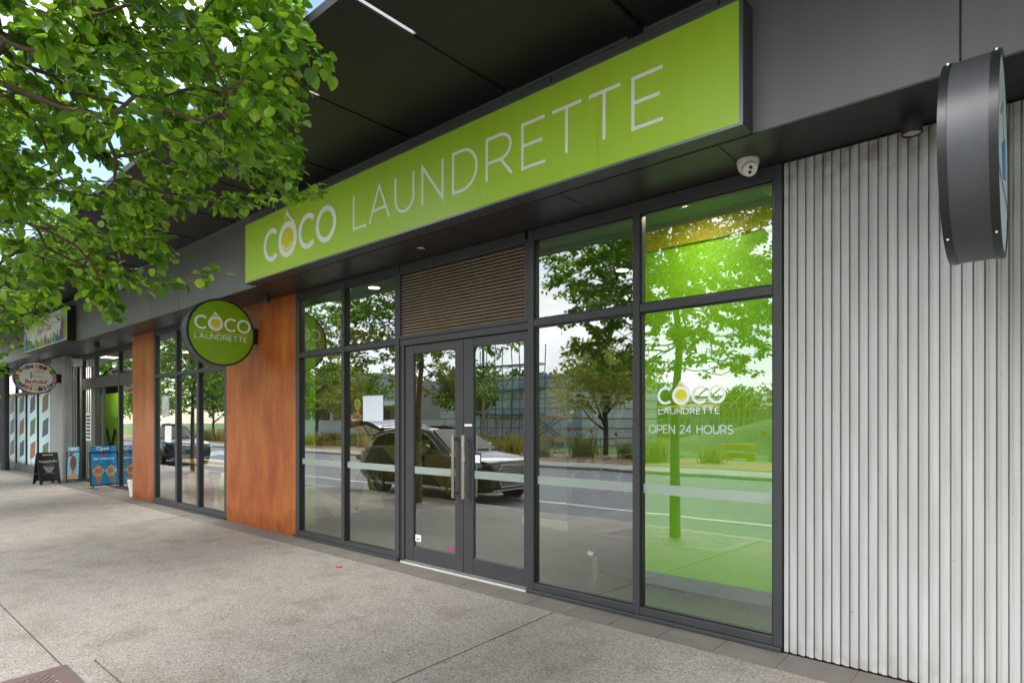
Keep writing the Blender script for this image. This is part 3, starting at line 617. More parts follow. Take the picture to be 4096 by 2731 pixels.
# window lettering of the right pane
t = thing('window_decal', 'white COCO LAUNDRETTE OPEN 24 HOURS lettering on the green-backed window pane', 'decal', (-1.97, .04, 1.43)); T0 = Matrix.Translation((1.97, -.04, -1.43))
sf = lambda F: (lambda u, v, d: tuple(T0 @ Vector(F(u, v, d))))
coco(sf(FY(-2.235, 1.648, .0445, .1335)), t, .0005)
mb = MB(); mb.poly([(-2.227, 1.630), (-1.746, 1.630), (-1.746, 1.636), (-2.227, 1.636)], sf(FY(0, 0, .0445)), .0005, .0015); mb.build('underline', M_YEL, t)
mb = MB(); stroke_text(mb, 'LAUNDRETTE', sf(FY(-2.225, 1.577, .0445)), .005, .042, .28, .0005, .0015, fit=.475); mb.build('letter', M_WHITE, t)
mb = MB(); stroke_text(mb, 'OPEN 24 HOURS', sf(FY(-2.305, 1.434, .0445)), .0075, .058, .22, .0005, .0015, fit=.65); mb.build('letter', mat('film_grey', '#c6cfd2', .5), t)
# paper, stickers, number
tag(box('paper_sheet', -6.04, -5.655, .0415, .0435, 1.528, 1.82, mat('paper', '#c9d2dc', .7)), 'blank pale sheet of paper taped inside the window left of the doors', 'paper')
t = tag(box('sticker', -5.10, -5.01, .0520, .0535, .24, .31, M_WHITE), 'small white sticker low on the left door glass', 'sticker'); box('print', -5.09, -5.02, .0510, .0519, .275, .28, M_BLACK, t); box('print', -5.09, -5.03, .0510, .0519, .255, .265, M_BLACK, t)
tag(box('sticker', -4.56, -4.50, .0520, .0535, .20, .25, mat('sticker_pink', '#a03a76', .5, var=.5, vscale=60)), 'small pink graffiti sticker in bottom corner of left door glass', 'sticker')
t = tag(box('sticker', -4.205, -4.125, .0505, .0535, 1.10, 1.22, mat('sticker_blue', '#2c3f6a', .5)), 'small white and blue warning sticker on the right door glass', 'sticker'); box('print', -4.198, -4.132, .0495, .0504, 1.12, 1.195, M_WHITE, t)
t = tag(box('sticker', -4.33, -4.225, .033, .0345, 1.475, 1.497, M_WHITE), 'thin white strip sticker on the door stile above the handle', 'sticker')
n9 = thing('house_number', 'grey numeral nine on the glass at the top of the right door', 'number', (-3.9, .05, 2.1)); text('9', .17, lambda u, v, d: (u, -d, v), .0, mat('num_grey', '#8b8f91', .5), 'numeral', n9)
# security camera
t = thing('security_camera', 'white dome turret security camera under the soffit by the ribbed wall', 'camera', (-1.47, -.17, ZS))
mb = MB(); mb.lathe((0, 0, 0), (0, 0, -1), [(.07, 0), (.07, .012), (.068, .03), (.058, .06), (.035, .085), (.0, .095)], 28); mb.build('housing', mat('camera_white', '#d3cfc4', .45), t, True, 50)
ax = Vector((.45, -.65, -.62)).normalized(); c0 = Vector((.012, -.02, -.055))
mb = MB(); mb.lathe(c0, ax, [(.046, -.03), (.048, .02), (.044, .045), (.0, .047)], 24); mb.build('eyeball', mat('camera_white', ''), t, True, 50)
for dx in (-.015, .016):
    side = ax.cross(Vector((0, 0, 1))).normalized(); upv = side.cross(ax); c = c0+ax*.046+upv*dx
    MB().cyl(c, c+ax*.004, .011, 14).build('lens', M_BLACK, t)
# soffit lights
def surf_can(x, y, lab):
    t = thing('soffit_downlight', lab, 'light', (x, y, ZS)); mb = MB(); mb.lathe((0, 0, 0), (0, 0, -1), [(.05, 0), (.052, .1), (.046, .102), (.044, .09)], 24, cap=False); mb.build('can', mat('can_dark', '#2e2c2b', .5, var=.2, vscale=30), t, True, 40)
    mb = MB(); mb.lathe((0, 0, -.088), (0, 0, -1), [(.0445, 0), (.0445, .004)], 24); mb.build('lens', mat('can_lens', '#b6ab98', .6, var=.2, vscale=60), t)
    return t
surf_can(-.565, -.15, 'dusty cylinder downlight under the soffit beside the drum sign'); surf_can(-7.9, -.2, 'cylinder downlight under the soffit above the orange cladding'); surf_can(-15.4, -.2, 'cylinder downlight under the soffit above the supermarket entry')
t = thing('recessed_downlight', 'unlit recessed downlight in the soffit above the louvre', 'light', (-4.62, -.28, ZS))
mb = MB(); ring(mb, 0, 0, .06, .042, lambda u, v, d: (u, v, -d), .001, .006); mb.build('bezel', M_BLACK, t)
mb = MB(); mb.lathe((0, 0, 0), (0, 0, -1), [(.0415, .0005), (.0415, .003)], 20); mb.build('lens', mat('lens_grey', '#c9c6c0', .3), t)
# interior ceiling lights and cassette
for i, (x, y) in enumerate([(-3.74, 2.04), (-5.5, 2.97), (-2.24, .46), (-6.7, .68), (-4.5, 1.3), (-7.3, 2.4), (-6.2, 4.6), (-3.2, 4.4)]):
    t = thing('ceiling_light', 'lit round ceiling downlight inside the laundrette', 'light', (x, y, 3.3), 'lit downlights inside the laundrette')
    mb = MB(); ring(mb, 0, 0, .085, .072, lambda u, v, d: (u, v, -d), .0005, .008, n=28); mb.build('bezel', M_WHITE, t)
    mb = MB(); mb.lathe((0, 0, 0), (0, 0, -1), [(.0715, .0005), (.0715, .005)], 28); mb.build('diffuser', M_LAMP, t)
    l = bpy.data.lights.new('lamp', 'AREA'); l.shape = 'DISK'; l.size = .14; l.energy = 2.6 if i == 2 else 2.0; l.color = (1, .9, .74); lo = bpy.data.objects.new('lamp', l); C.objects.link(lo); lo.parent = t; lo.location = (0, 0, -.012)
t = thing('air_conditioner', 'square ceiling air conditioner cassette inside the laundrette', 'air conditioner', (-5.19, 3.7, 3.3))
box('grille_panel', -.33, .33, -.33, .33, -.03, -.001, M_CREAM, t, .006); box('grille', -.24, .24, -.24, .24, -.034, -.0305, mat('grille_grey', '#6a6a64', .6), t)
# dryers: stacked tumble dryers facing the green partition
def dryer(x, y, z, lab):
    t = thing('tumble_dryer', lab, 'dryer', (x, y, z), 'stacked dryers inside the laundrette'); w = .32
    mb = MB(); mb.box(-.8, 0, -w, w, 0, .92, 0, .01); mb.build('cabinet', mat('dryer_steel', '#8f9192', .35, metal=.6), t)
    mb = MB(); ring(mb, 0, 0, .255, .225, lambda u, v, d: (d, u, .46+v), .001, .03, n=40); mb.build('door_ring', mat('chrome', '#e2e2e2', .08, metal=1), t)
    mb = MB(); mb.lathe((.001, 0, .46), (1, 0, 0), [(.224, 0), (.224, .012)], 32); mb.build('door_glass', mat('dryer_glass', '#20221f', .08), t)
    box('control_panel', .001, .008, -.28, .28, .77, .88, M_CREAM, t); box('display', .0085, .011, -.1, .12, .80, .85, M_BLACK, t)
    return t
for i in range(3):
    for j in range(2):
        dryer(-5.0, 2.99+i*.66, .14+j*.925, ['lower', 'upper'][j]+' tumble dryer with chrome ring door, '+['nearest the window', 'middle of the bank', 'deepest in the shop'][i])
tag(box('dryer_plinth', -5.8, -4.98, 2.66, 4.65, .012, .139, M_CREAM), 'low white plinth under the bank of tumble dryers', 'plinth')
# valve on floor
t = thing('floor_valve', 'small grey metal wall valve standing on the laundrette floor', 'valve', (-3.41, .98, .012)); box('post', -.03, .03, -.02, .02, .0, .16, M_ALU, t, .003); mb = MB(); mb.cyl((-.02, 0, .16), (-.09, 0, .17), .03, 14); mb.build('cap', M_STEEL, t)
tag(MB().tube([(-3.36, .98, .022), (-3.0, .9, .018), (-2.7, .86, .018), (-2.4, .85, .018)], .01, 6).build('cable', M_BLACK), 'black cable lying along the laundrette floor', 'cable')
# ---- supermarket display window goods
def bag(x, y, w, h, c1, c2, lab):
    t = thing('snack_bag', lab, 'bag', (x, y, .012), 'snack bags in the supermarket window'); mb = MB(); n = 8; vs = []; fc = []
    for i in range(n+1):
        v = i/n; b = .10*math.sin(math.pi*v)**.6+.004; ww = w*(.5-.04*math.sin(math.pi*v))
        vs += [(-ww, 0, h*v), (-ww*.5, -b*.8, h*v), (0, -b, h*v), (ww*.5, -b*.8, h*v), (ww, 0, h*v), (ww*.5, b*.8, h*v), (0, b, h*v), (-ww*.5, b*.8, h*v)]
    for i in range(n):
        for k in range(8): fc.append((i*8+k, i*8+(k+1) % 8, i*8+8+(k+1) % 8, i*8+8+k))
    mb.add(vs, fc+[tuple(range(7, -1, -1)), tuple(n*8+k for k in range(8))]); mb.build('pouch', mat('bag'+c1, c1, .3, var=.08, vscale=15), t, True)
    mb = MB(); mb.poly(arc(0, h*.5, w*.27, h*.2, 0, 345, 20), FY(0, 0, 0), .112, .116); mb.build('print', mat('bagp'+c2, c2, .5), t)
    return t
for x, y, w, h, c1, c2, lab in [(-11.75, .35, .26, .62, '#c98d2a', '#7d2c22', 'yellow and brown snack bag beside the mullion in the supermarket window'), (-11.1, .32, .3, .66, '#9aa0a2', '#2a4d7c', 'silver snack bag with blue print in the supermarket window'),
                              (-10.82, .25, .28, .56, '#b8401f', '#e0a42a', 'red and orange snack bag in the supermarket window'), (-10.2, .26, .3, .66, '#cbb41c', '#8a6a1a', 'bright yellow snack bag in the supermarket window')]: bag(x, y, w, h, c1, c2, lab)
for k in range(6):
    t = thing('bottle_pack', 'clear shrink-wrapped pack of water bottles stacked in the supermarket window', 'bottle pack', (-9.85, .38, .012+k*.235), 'water bottle packs stacked in the window'); mb = MB()
    for i in range(3):
        for j in range(2): mb.lathe((-.1+i*.1, -.05+j*.1, 0), (0, 0, 1), [(.043, 0), (.047, .02), (.044, .1), (.047, .16), (.018, .21), (.018, .23)], 10)
    mb.build('bottles', mat('water_pet', '#aebfc2', .15, spec=.8), t, True)
t = thing('display_shelf', 'yellow-edged display shelf above the snack bags in the supermarket window', 'shelf', (-11.1, .45, 0)); box('shelf_edge', -1.45, 1.45, -.02, .0, .74, .83, mat('shelf_yellow', '#d9a91c', .5), t); box('shelf_board', -1.45, 1.45, .0005, .4, .76, .80, M_CREAM, t)
for dx in (-1.4, 0, 1.4): box('shelf_leg', dx-.02, dx+.02, .35, .39, .0, .759, M_FRAME, t)
tag(box('poster', -12.35, -12.02, .0415, .0435, 1.62, 2.0, mat('poster_pale', '#b9bfb9', .6, var=.35, vscale=14)), 'small pale poster taped in the supermarket window beside the post', 'poster')
tag(box('poster', -12.2, -11.9, .0415, .0435, 1.15, 1.45, M_WHITE), 'plain white notice under the pale poster in the supermarket window', 'poster')
# neon OPEN sign
t = thing('open_sign', 'blue lit OPEN sign hanging inside the supermarket transom window', 'sign', (-14.3, .52, 2.75)); mb = MB(); mb.strip([(-.3, 0), (.3, 0), (.3, .3), (-.3, .3)], .02, lambda u, v, d: (u, -d, v), 0, .02, closed=True); mb.build('tube_frame', emit_mat('neon_blue', (.1, .6, 1, 1), 3), t)
mb = MB(); stroke_text(mb, 'OPEN', lambda u, v, d: (u-.22, -d, v+.07), .02, .16, .3, 0, .02, fit=.44); mb.build('letter', MATS['neon_blue'], t)
# posters on window 4
for i, (a, b) in enumerate([(-26.08, -24.72), (-24.66, -23.3), (-23.24, -21.85), (-21.79, -20.30)]):
    t = thing('window_graphic', 'pale blue window film with tilted product pictures, pane %s the ribbed pier' % ['four from', 'three from', 'two from', 'next to'][i], 'window film', ((a+b)/2, .042, .3))
    w = (b-a)/2-.02; box('film', -w, w, 0, .002, -.06, 2.05, mat('film_blue', '#a9c6ca', .6), t)
    for j in range(3):
        z = .1+j*.68; q = [(-w*.5, z), (w*.4, z+.12), (w*.5, z+.58), (-w*.4, z+.46)]
        MB().poly(q, lambda u, v, d: (u, -d, v), .001, .003).build('picture', mat('pic%d' % ((i+j) % 5), ['#5a3a28', '#35404a', '#7a4a2a', '#3f5a34', '#2b2f3a'][(i+j) % 5], .5, var=.5, vscale=7), t)
    for k in range(12):
        x = -w+(k+.5)*2*w/12; h = .05+.12*random.random()
        MB().poly([(x-.05, 2.05), (x+.05, 2.05), (x, 2.05-h)], lambda u, v, d: (u, -d, v), .001, .003).build('picture', mat('groc%d' % (k % 8), cols[k % 8]), t)
        MB().poly([(x-.05, -.06), (x+.05, -.06), (x, -.06+h)], lambda u, v, d: (u, -d, v), .001, .003).build('picture', mat('groc%d' % ((k+3) % 8), cols[(k+3) % 8]), t)
# round black column + door hours + speaker box
tag(MB().cyl((-24.9, -.22, -.02), (-24.9, -.22, ZS), .11, 24).build('column', M_FRAME, None, True, 40), 'round charcoal steel column in front of the supermarket windows', 'column')
t = tag(box('hours_notice', -18.62, -18.2, .4, .403, 1.05, 1.75, M_WHITE), 'white opening hours notice on the glass beside the supermarket door', 'notice')
for k in range(7): box('print', -18.58, -18.24, .3965, .3995, 1.1+k*.09, 1.15+k*.09, M_BLACK, t)
t = thing('motion_sensor', 'small cream sensor box high on the wall by the supermarket entry', 'sensor', (-18.9, .3, 3.05)); box('body', -.16, .16, -.12, .058, -.08, .1, M_CREAM, t, .01); box('lens', -.1, .1, -.126, -.1205, -.05, .02, mat('sensor_grey', '#8a8a84', .5), t)
# energy drink wall poster inside entry
t = thing('wall_poster', 'tall green poster of a drink can with a black V inside the supermarket entry', 'poster', (-20.7, 1.55, 0)); F = lambda u, v, d: (u*1.05, -d, v*.93)
box('panel', -1.3, 1.3, 0, .05, .013, 2.36, mat('poster_green', '#6f9a1a', .5, var=.25, vscale=3), t)
MB().poly([(-.75, .05), (.75, .05), (.8, .15), (.8, 1.65), (.7, 1.8), (-.7, 1.8), (-.8, 1.65), (-.8, .15)], F, .001, .006).build('can_print', mat('can_green', '#5c7f14', .35, var=.3, vscale=5), t)
MB().strip([(-.45, 1.35), (-.3, 1.3), (-.02, .75), (.3, 1.3), (.45, 1.35)], .2, F, .007, .01).build('emblem', M_BLACK, t)
MB().strip([(-.55, .78), (0, .7), (.4, .85)], .05, F, .0105, .012).build('emblem', mat('bag_red', ''), t)
for i, (x, y) in enumerate([(-19.2, 1.0), (-16.2, 2.2), (-11.2, 1.6)]):  # unseen panel lights, added to brighten the entry poster and window goods
    t = thing('store_light', ['lit square panel light inside the supermarket entry', 'lit square panel light deeper inside the supermarket', 'lit square panel light above the supermarket display window'][i], 'light', (x, y, 3.3)); box('frame', -.3, .3, -.3, .3, -.02, -.0005, M_WHITE, t); box('diffuser', -.27, .27, -.27, .27, -.024, -.0205, M_LAMP, t)
    l = bpy.data.lights.new('lamp', 'AREA'); l.size = .5; l.energy = 30 if i < 2 else 55; l.color = (1, .95, .86); lo = bpy.data.objects.new('lamp', l); C.objects.link(lo); lo.parent = t; lo.location = (0, 0, -.03)
# pavement signs ------------------------------------------------------------
def loc(t, a): return t
t = thing('sandwich_board', 'black folding coffee sandwich board with white lettering on the footpath', 'sign', (-18.7, -.4, gz(-.4)), rz=R(98)); Mb = mat('board_black', '#191919', .45, var=.15)
def board(s):
    mb = MB(); y0, y1 = s*.30, s*.03; f = lambda x, z: (x, y0+(y1-y0)*z/1.05, z)
    q = [(-.3, 0), (-.24, 0), (-.2, .1), (.2, .1), (.24, 0), (.3, 0), (.3, 1.02), (.27, 1.05), (-.27, 1.05), (-.3, 1.02)]
    vs = [f(*p) for p in q]+[(a, b+s*-.03, c) for a, b, c in [f(*p) for p in q]]; n = len(q)
    mb.add(vs, [tuple(range(n)), tuple(range(2*n-1, n-1, -1))]+[(i, (i+1) % n, n+(i+1) % n, n+i) for i in range(n)]); mb.build('board', Mb, t)
board(-1); board(1)
FB = lambda u, v, d: (u, -.30+.27*v/1.05-d, v)
MB().poly([(-.15, .955), (.15, .955), (.15, .985), (-.15, .985)], FB, .001, .003).build('handle_slot', M_CREAM, t)
text('EssentialCoffee', .082, lambda u, v, d: FB(u, v+.73, d), .003, M_WHITE, 'letter', t, bold=.0008)
for i, s_ in enumerate(['PROUDLY', 'SERVED', 'HERE']): text(s_, .062, lambda u, v, d, i=i: FB(u, v+.53-i*.065, d), .003, M_WHITE, 'letter', t, sx=1.15, bold=.001)
for z in (.70, .62, .36): MB().poly([(-.16, z), (.16, z), (.16, z+.005), (-.16, z+.005)], FB, .001, .003).build('rule', M_WHITE, t)
for s in (-1, 1): MB().bar((s*.29, -.2, .35), (s*.29, .2, .35), .02).build('stay', M_BLACK, t)
t.scale = (.74, .74, .74)
def flexsign(loc, rz, w, h, lab, face, top, words, sc_=.78):
    t = thing('pavement_sign', lab, 'sign', loc, rz=rz); zb = .1
    tilt = lambda u, v, d: (u, .10*v-d, zb+v)
    mb = MB(); mb.strip([(-w/2, 0), (w/2, 0), (w/2, h), (-w/2, h)], .035, tilt, -.02, .012, closed=True); mb.build('frame', M_BLACK, t)
    mb = MB(); mb.poly([(-w/2+.01, .01), (w/2-.01, .01), (w/2-.01, h-.01), (-w/2+.01, h-.01)], tilt, -.006, .002); mb.build('panel', face, t)
    mb = MB(); mb.poly([(-w/2+.01, h+.02), (w/2-.03, h+.02), (w/2-.03, h+.19), (-w/2+.01, h+.19)], tilt, -.006, .002); mb.build('header', face, t)
    for s in (-1, 1):
        mb = MB(); mb.box(s*w*.42-.02, s*w*.42+.02, -.28, .28, 0, .02, 0, .004); mb.box(s*w*.42-.012, s*w*.42+.012, -.012, .012, .0205, .1); mb.build('foot', M_BLACK, t)
    for (s_, sz, u0, v0) in words: text(s_, sz, lambda u, v, d, u0=u0, v0=v0: tilt(u+u0, v+v0, d), .004, M_WHITE, 'letter', t, bold=.002)
    t.scale = (sc_, sc_, sc_)
    return t, tilt
def cone(t, tilt, u0, s, c1, c2):
    MB().poly([(u0-.1*s, .34*s), (u0+.1*s, .34*s), (u0+.03*s, .03), (u0-.03*s, .03)], tilt, .003, .006).build('cone_print', mat('wafer', '#b5783a', .6, var=.3, vscale=60), t)
    for (a, b, r) in ((u0-.05, .40, .11), (u0+.06, .41, .10), (u0, .48, .10), (u0-.01, .36, .13)): MB().poly(arc(a, b*s+.0, r*s, r*s*.85, 0, 340, 17), tilt, .0065, .0085).build('scoop_print', mat(c1, c1, .6, var=.2, vscale=40), t)
    for k in range(6): MB().poly([(u0-.08+.03*k, .52*s), (u0-.05+.03*k, .56*s+.02*(k % 3)), (u0-.07+.03*k, .60*s)], tilt, .009, .010).build('topping_print', mat('groc%d' % (k % 8), cols[k % 8]), t)
SKY = mat('ice_blue', '#1f86c4', .4)
t, tilt = flexsign((-16.3, .2, .002), R(98), .74, .95, 'blue ice creamery sign with Open header and two cones by the supermarket door', SKY, '', [('Open', .15, -.02, 1.02), ('ice creamery', .105, 0, .74)])
MB().poly(arc(0, .88, .07, .035, 0, 340, 17), tilt, .003, .005).build('badge', mat('badge_red', '#b9333a', .5), t)
cone(t, tilt, -.17, 1., '#d8a58a', ''); cone(t, tilt, .17, 1., '#c9b59a', '')
t, tilt = flexsign((-18.55, .1, .002), R(60), .40, 1.02, 'narrow pale blue ice cream bar sign between the coffee board and entry', mat('ice_pale', '#6fb4c6', .4), '', [('NEW', .11, -.02, 1.08)], .68)
MB().poly(arc(0, .6, .1, .28, 0, 340, 17), tilt, .003, .006).build('bar_print', mat('choc', '#6a3c22', .5, var=.3, vscale=40), t)
MB().poly([(-.04, .18), (.04, .18), (.05, .33), (-.05, .33)], tilt, .003, .006).build('bar_print', mat('wafer', ''), t)
MB().poly([(-.2, .84), (-.05, .86), (.02, .98), (-.1, .99)], tilt, .003, .006).build('bar_print', mat('bag_red', ''), t)
MB().poly([(-.16, .05), (.16, .05), (.16, .16), (-.16, .16)], tilt, .003, .006).build('bar_print', mat('groc1', ''), t)
t = thing('plastic_tub', 'white plastic tub beside the orange post at the supermarket entry', 'tub', (-14.02, .12, .004)); mb = MB(); mb.lathe((0, 0, 0), (0, 0, 1), [(.15, 0), (.2, .42), (.215, .43), (.215, .52), (.19, .52), (.18, .44)], 24, cap=False); t.scale = (.66, .66, .66); mb.build('tub', M_WHITE, t, True, 40); mb = MB(); mb.lathe((0, 0, .01), (0, 0, 1), [(.149, 0), (.149, .01)], 20); mb.build('base', M_WHITE, t)
# tree grates -----------------------------------------------------------------
def grate(xc, yc, lab):
    t = thing('tree_grate', lab, 'tree grate', (xc, yc, 0), 'tree grates along the kerb'); hx, hy = .92, .66
    zz = lambda y: gz(yc+y)+.004
    mb = MB(); n = 26
    def quad(a, b, c, d, z=0.): mb.add([(p[0], p[1], zz(p[1])+z) for p in (a, b, c, d)]+[(p[0], p[1], zz(p[1])+z-.02) for p in (a, b, c, d)], [(0, 1, 2, 3), (7, 6, 5, 4), (0, 4, 5, 1), (1, 5, 6, 2), (2, 6, 7, 3), (3, 7, 4, 0)])
    for (a, b, c, d) in ((-hx, hx, -hy, -hy+.09), (-hx, hx, hy-.09, hy), (-hx, -hx+.09, -hy+.09, hy-.09), (hx-.09, hx, -hy+.09, hy-.09)): quad((a, c), (b, c), (b, d), (a, d))
    # diagonal bars in four quadrants
    for qx in (-1, 1):
        for qy in (-1, 1):
            for k in range(-26, 27):
                off = k*.05; L_ = []
                for s_ in np.linspace(0, 1.6, 65):
                    u, v = .15+s_*.7071+off*.5, .15+s_*.7071-off*.5
                    if .0 < u < hx-.085 and .0 < v < hy-.085 and (u*u+v*v) > .27**2: L_.append((u, v))
                if len(L_) > 1:
                    a, b = Vector(L_[0]), Vector(L_[-1]); d = (b-a).normalized(); nrm = Vector((-d.y, d.x))*.0135
                    f = lambda p: (qx*p.x, qy*p.y); quad(f(a+nrm), f(b+nrm), f(b-nrm), f(a-nrm), -.001)
    ringp = [(.29*math.cos(2*math.pi*k/32), .29*math.sin(2*math.pi*k/32)) for k in range(32)]; rin = [(.24*math.cos(2*math.pi*k/32), .24*math.sin(2*math.pi*k/32)) for k in range(32)]
    for k in range(32): quad(ringp[k], ringp[(k+1) % 32], rin[(k+1) % 32], rin[k], .001)
    mb.build('grate', M_RUST, t)
    mb = MB(); 
    for (a, b, c, d) in ((-hx-.012, hx+.012, -hy-.012, -hy-.001), (-hx-.012, hx+.012, hy+.001, hy+.012), (-hx-.012, -hx-.001, -hy-.001, hy+.001), (hx+.001, hx+.012, -hy-.001, hy+.001)): quad((a, c), (b, c), (b, d), (a, d), -.002)
    mb.build('rim', mat('galvanised', '#9a9a96', .4, metal=.7), t)
    mb = MB(); quad((-hx, -hy), (hx, -hy), (hx, hy), (-hx, hy), -.0185); mb.build('pit', mat('pit_dark', '#1c1512', .95), t)
    return t
TY = -3.77
TREES = [(-3.97, TY), (-9.6, TY), (-15.2, TY), (-20.8, TY), (-26.4, TY), (-32, TY)]
for i, (x, y) in enumerate(TREES[:4]): grate(x, y, 'slotted brown tree grate in the footpath '+['outside the laundrette window', 'beside the parked navy car', 'outside the supermarket display window', 'outside the supermarket entry'][i])
# litter
tag(MB().obox((-5.61, -.56, gz(-.56)+.008), (.9, .43, 0), (-.43, .9, 0), (0, 0, 1), .03, .012, .006).build('candy_wrapper', mat('wrapper_red', '#c0392b', .35)), 'small crumpled red wrapper on the footpath outside the left window', 'wrapper')
# ================================================================== STREET TREES
def leaf_template(nr=4):
    rows = []; prof = [0.0, .74, 1.0, .92, .52, 0.0]; tt = [0, .12, .36, .60, .84, 1.0]
    vs = []; fs = []
    for i, (t, p) in enumerate(zip(tt, prof)):
        w = .43*p; fold = .13*p; droop = -.16*t*t
        if p == 0: vs.append((t, 0, droop))
        else: vs += [(t, -w, droop+fold), (t, 0, droop), (t, w, droop+fold)]
    idx = [[0], [1, 2, 3], [4, 5, 6], [7, 8, 9], [10, 11, 12], [13]]
    fs += [(0, 2, 1), (0, 3, 2)]
    for a, b in ((1, 2), (2, 3), (3, 4)):
        A, B_ = idx[a], idx[b]; fs += [(A[0], A[1], B_[1], B_[0]), (A[1], A[2], B_[2], B_[1])]
    fs += [(10, 11, 13), (11, 12, 13)]
    vs += [(0, -.012, 0), (0, .012, 0), (-.45, 0, .06)]; fs += [(14, 15, 16)]          # petiole
    return np.array(vs), fs
LV_, LF_ = leaf_template()
def grow(seed, base, cz, rx, ry, rz, n, ymax=None, zmin=1.9, trunk_h=2.0, tz=0., extra=()):
    """returns branch segments [(p,q,ra,rb)] and twigs [(p,q)] in local coordinates with the trunk foot at the origin"""
    g = np.random.default_rng(seed); pts = []
    while len(pts) < n:
        d = g.normal(size=3); d /= np.linalg.norm(d); r = g.random()**.42
        p = np.array([d[0]*rx*r, d[1]*ry*r, cz+d[2]*rz*r])
        lump = .80+.28*math.sin(3.1*d[0]+5*d[2]+seed)*math.cos(4.3*d[1]-2*d[2]); 
        if r > lump+.05: continue
        if p[2] < zmin+.25*g.random(): continue
        if ymax is not None and ymax(p): continue
        pts.append(p)
    for e in extra: pts.append(np.array(e, float))
    nodes = [np.array([0, 0, z]) for z in np.linspace(0, trunk_h, 7)]; par = [-1, 0, 1, 2, 3, 4, 5]
    # leader
    for k in range(1, 9):
        nodes.append(np.array([.05*math.sin(k), .05*math.cos(1.7*k), trunk_h+k*(cz+rz*.75-trunk_h)/8])); par.append(len(nodes)-2)
    base_n = len(nodes)
    key = lambda p: math.hypot(p[0], p[1])+.35*abs(p[2]-cz)
    store = np.zeros((20000, 3)); store[:len(nodes)] = nodes; have = len(nodes)
    for p in sorted(pts, key=key):
        store[have:len(nodes)] = nodes[have:] if have < len(nodes) else store[have:len(nodes)]; have = len(nodes); arr = store[:have]
        d = p-arr; dist = np.linalg.norm(d, axis=1)
        pen = np.where(arr[:, 2] > p[2]+.15, 1.0, 0)+np.where(arr[:, 2] < trunk_h*.8, 5, 0)
        j = int(np.argmin(dist+pen*.6))
        if dist[j] > .5:                                     # add intermediate nodes with a gentle curve
            m = int(dist[j]/.35); 
            for q in range(1, m+1):
                f = q/(m+1); mid = arr[j]*(1-f)+p*f+np.array([0, 0, .10*math.sin(math.pi*f)])+g.normal(size=3)*.02
                nodes.append(mid); par.append(j if q == 1 else len(nodes)-2)
            j2 = len(nodes)-1; nodes.append(p); par.append(j2)
        else: nodes.append(p); par.append(j)
    nn_ = len(nodes); cnt = np.ones(nn_)
    for i in range(nn_-1, 0, -1): cnt[par[i]] += cnt[i] if par[i] < i else 0
    kids = [0]*nn_
    for i in range(1, nn_): kids[par[i]] += 1
    for it in range(2):
        acc = [np.zeros(3) for _ in range(nn_)]; kc = [0]*nn_
        for i in range(1, nn_): acc[par[i]] = acc[par[i]]+nodes[i]; kc[par[i]] += 1
        for i in range(base_n, nn_):
            if kc[i]: nodes[i] = .5*nodes[i]+.3*nodes[par[i]]+.2*acc[i]/kc[i]
    rad = .0030*np.power(cnt, .36)
    for i in range(base_n): rad[i] = max(rad[i], (.078-.0035*i) if i < 7 else .052-.005*(i-7))
    seg = [(nodes[par[i]], nodes[i], min(rad[par[i]], rad[i]*1.6), rad[i]) for i in range(1, nn_)]
    tw = [(nodes[par[i]], nodes[i]) for i in range(base_n, nn_) if cnt[i] <= 6]
    return seg, tw
def leaves_on(tw, seed, per, size):
    g = np.random.default_rng(seed); mats = []
    for (a, b) in tw:
        d = b-a; l = np.linalg.norm(d)+1e-6; d = d/l; out = np.array([b[0], b[1], 0]); out = out/(np.linalg.norm(out)+1e-6)
        for k in range(per):
            f = .15+.95*(k+g.random())/per
            p = a+d*l*f+g.normal(size=3)*.02
            ang = g.random()*2*math.pi
            x = d*.5+out*.35+np.array([math.cos(ang), math.sin(ang), 0])*.85+np.array([0, 0, -.28+.35*g.normal()]); x /= np.linalg.norm(x)
            up = np.array([0, 0, 1.])+g.normal(size=3)*.45; y = np.cross(up, x); y /= np.linalg.norm(y)+1e-9; z = np.cross(x, y)
            s = size*(.7+.5*g.random()); p = p+x*s*.45
            mats.append((p, x*s, y*s*(.88+.2*g.random()), z*s))
    return mats
def leaf_mesh(name, lm, m):
    nv = len(LV_); k = len(lm); V = np.zeros((k, nv, 3))
    for i, (p, x, y, z) in enumerate(lm): V[i] = p+LV_[:, :1]*x+LV_[:, 1:2]*y+LV_[:, 2:3]*z
    tris = []
    for f in LF_:
        tris.append(f[:3])
        if len(f) == 4: tris.append((f[0], f[2], f[3]))
    T = np.array(tris); F_ = (T[None]+(np.arange(k)*nv)[:, None, None]).reshape(-1, 3)
    me = bpy.data.meshes.new(name); me.vertices.add(k*nv); me.vertices.foreach_set('co', V.reshape(-1))
    me.loops.add(F_.size); me.loops.foreach_set('vertex_index', F_.reshape(-1).astype(np.int32))
    me.polygons.add(len(F_)); me.polygons.foreach_set('loop_start', (np.arange(len(F_))*3).astype(np.int32))
    me.polygons.foreach_set('use_smooth', np.ones(len(F_), dtype=bool))
    me.materials.append(m); me.update(calc_edges=True); me.validate(); return me
def wood_mesh(name, seg, m, minr=.0028):
    mb = MB()
    for (a, b, ra, rb) in seg: mb.tube([a, b], [max(ra, minr), max(rb, minr)], 10 if rb > .03 else 5, cap=False)
    return mb.mesh(name, m, True)
def clipA(p): return .517*p[0]+.856*p[1] > 1.6 or p[2] < 2.05+max(0, math.hypot(p[0], p[1])-1.)*1.0+.1*math.sin(9*p[0])
TZ = gz(TY)
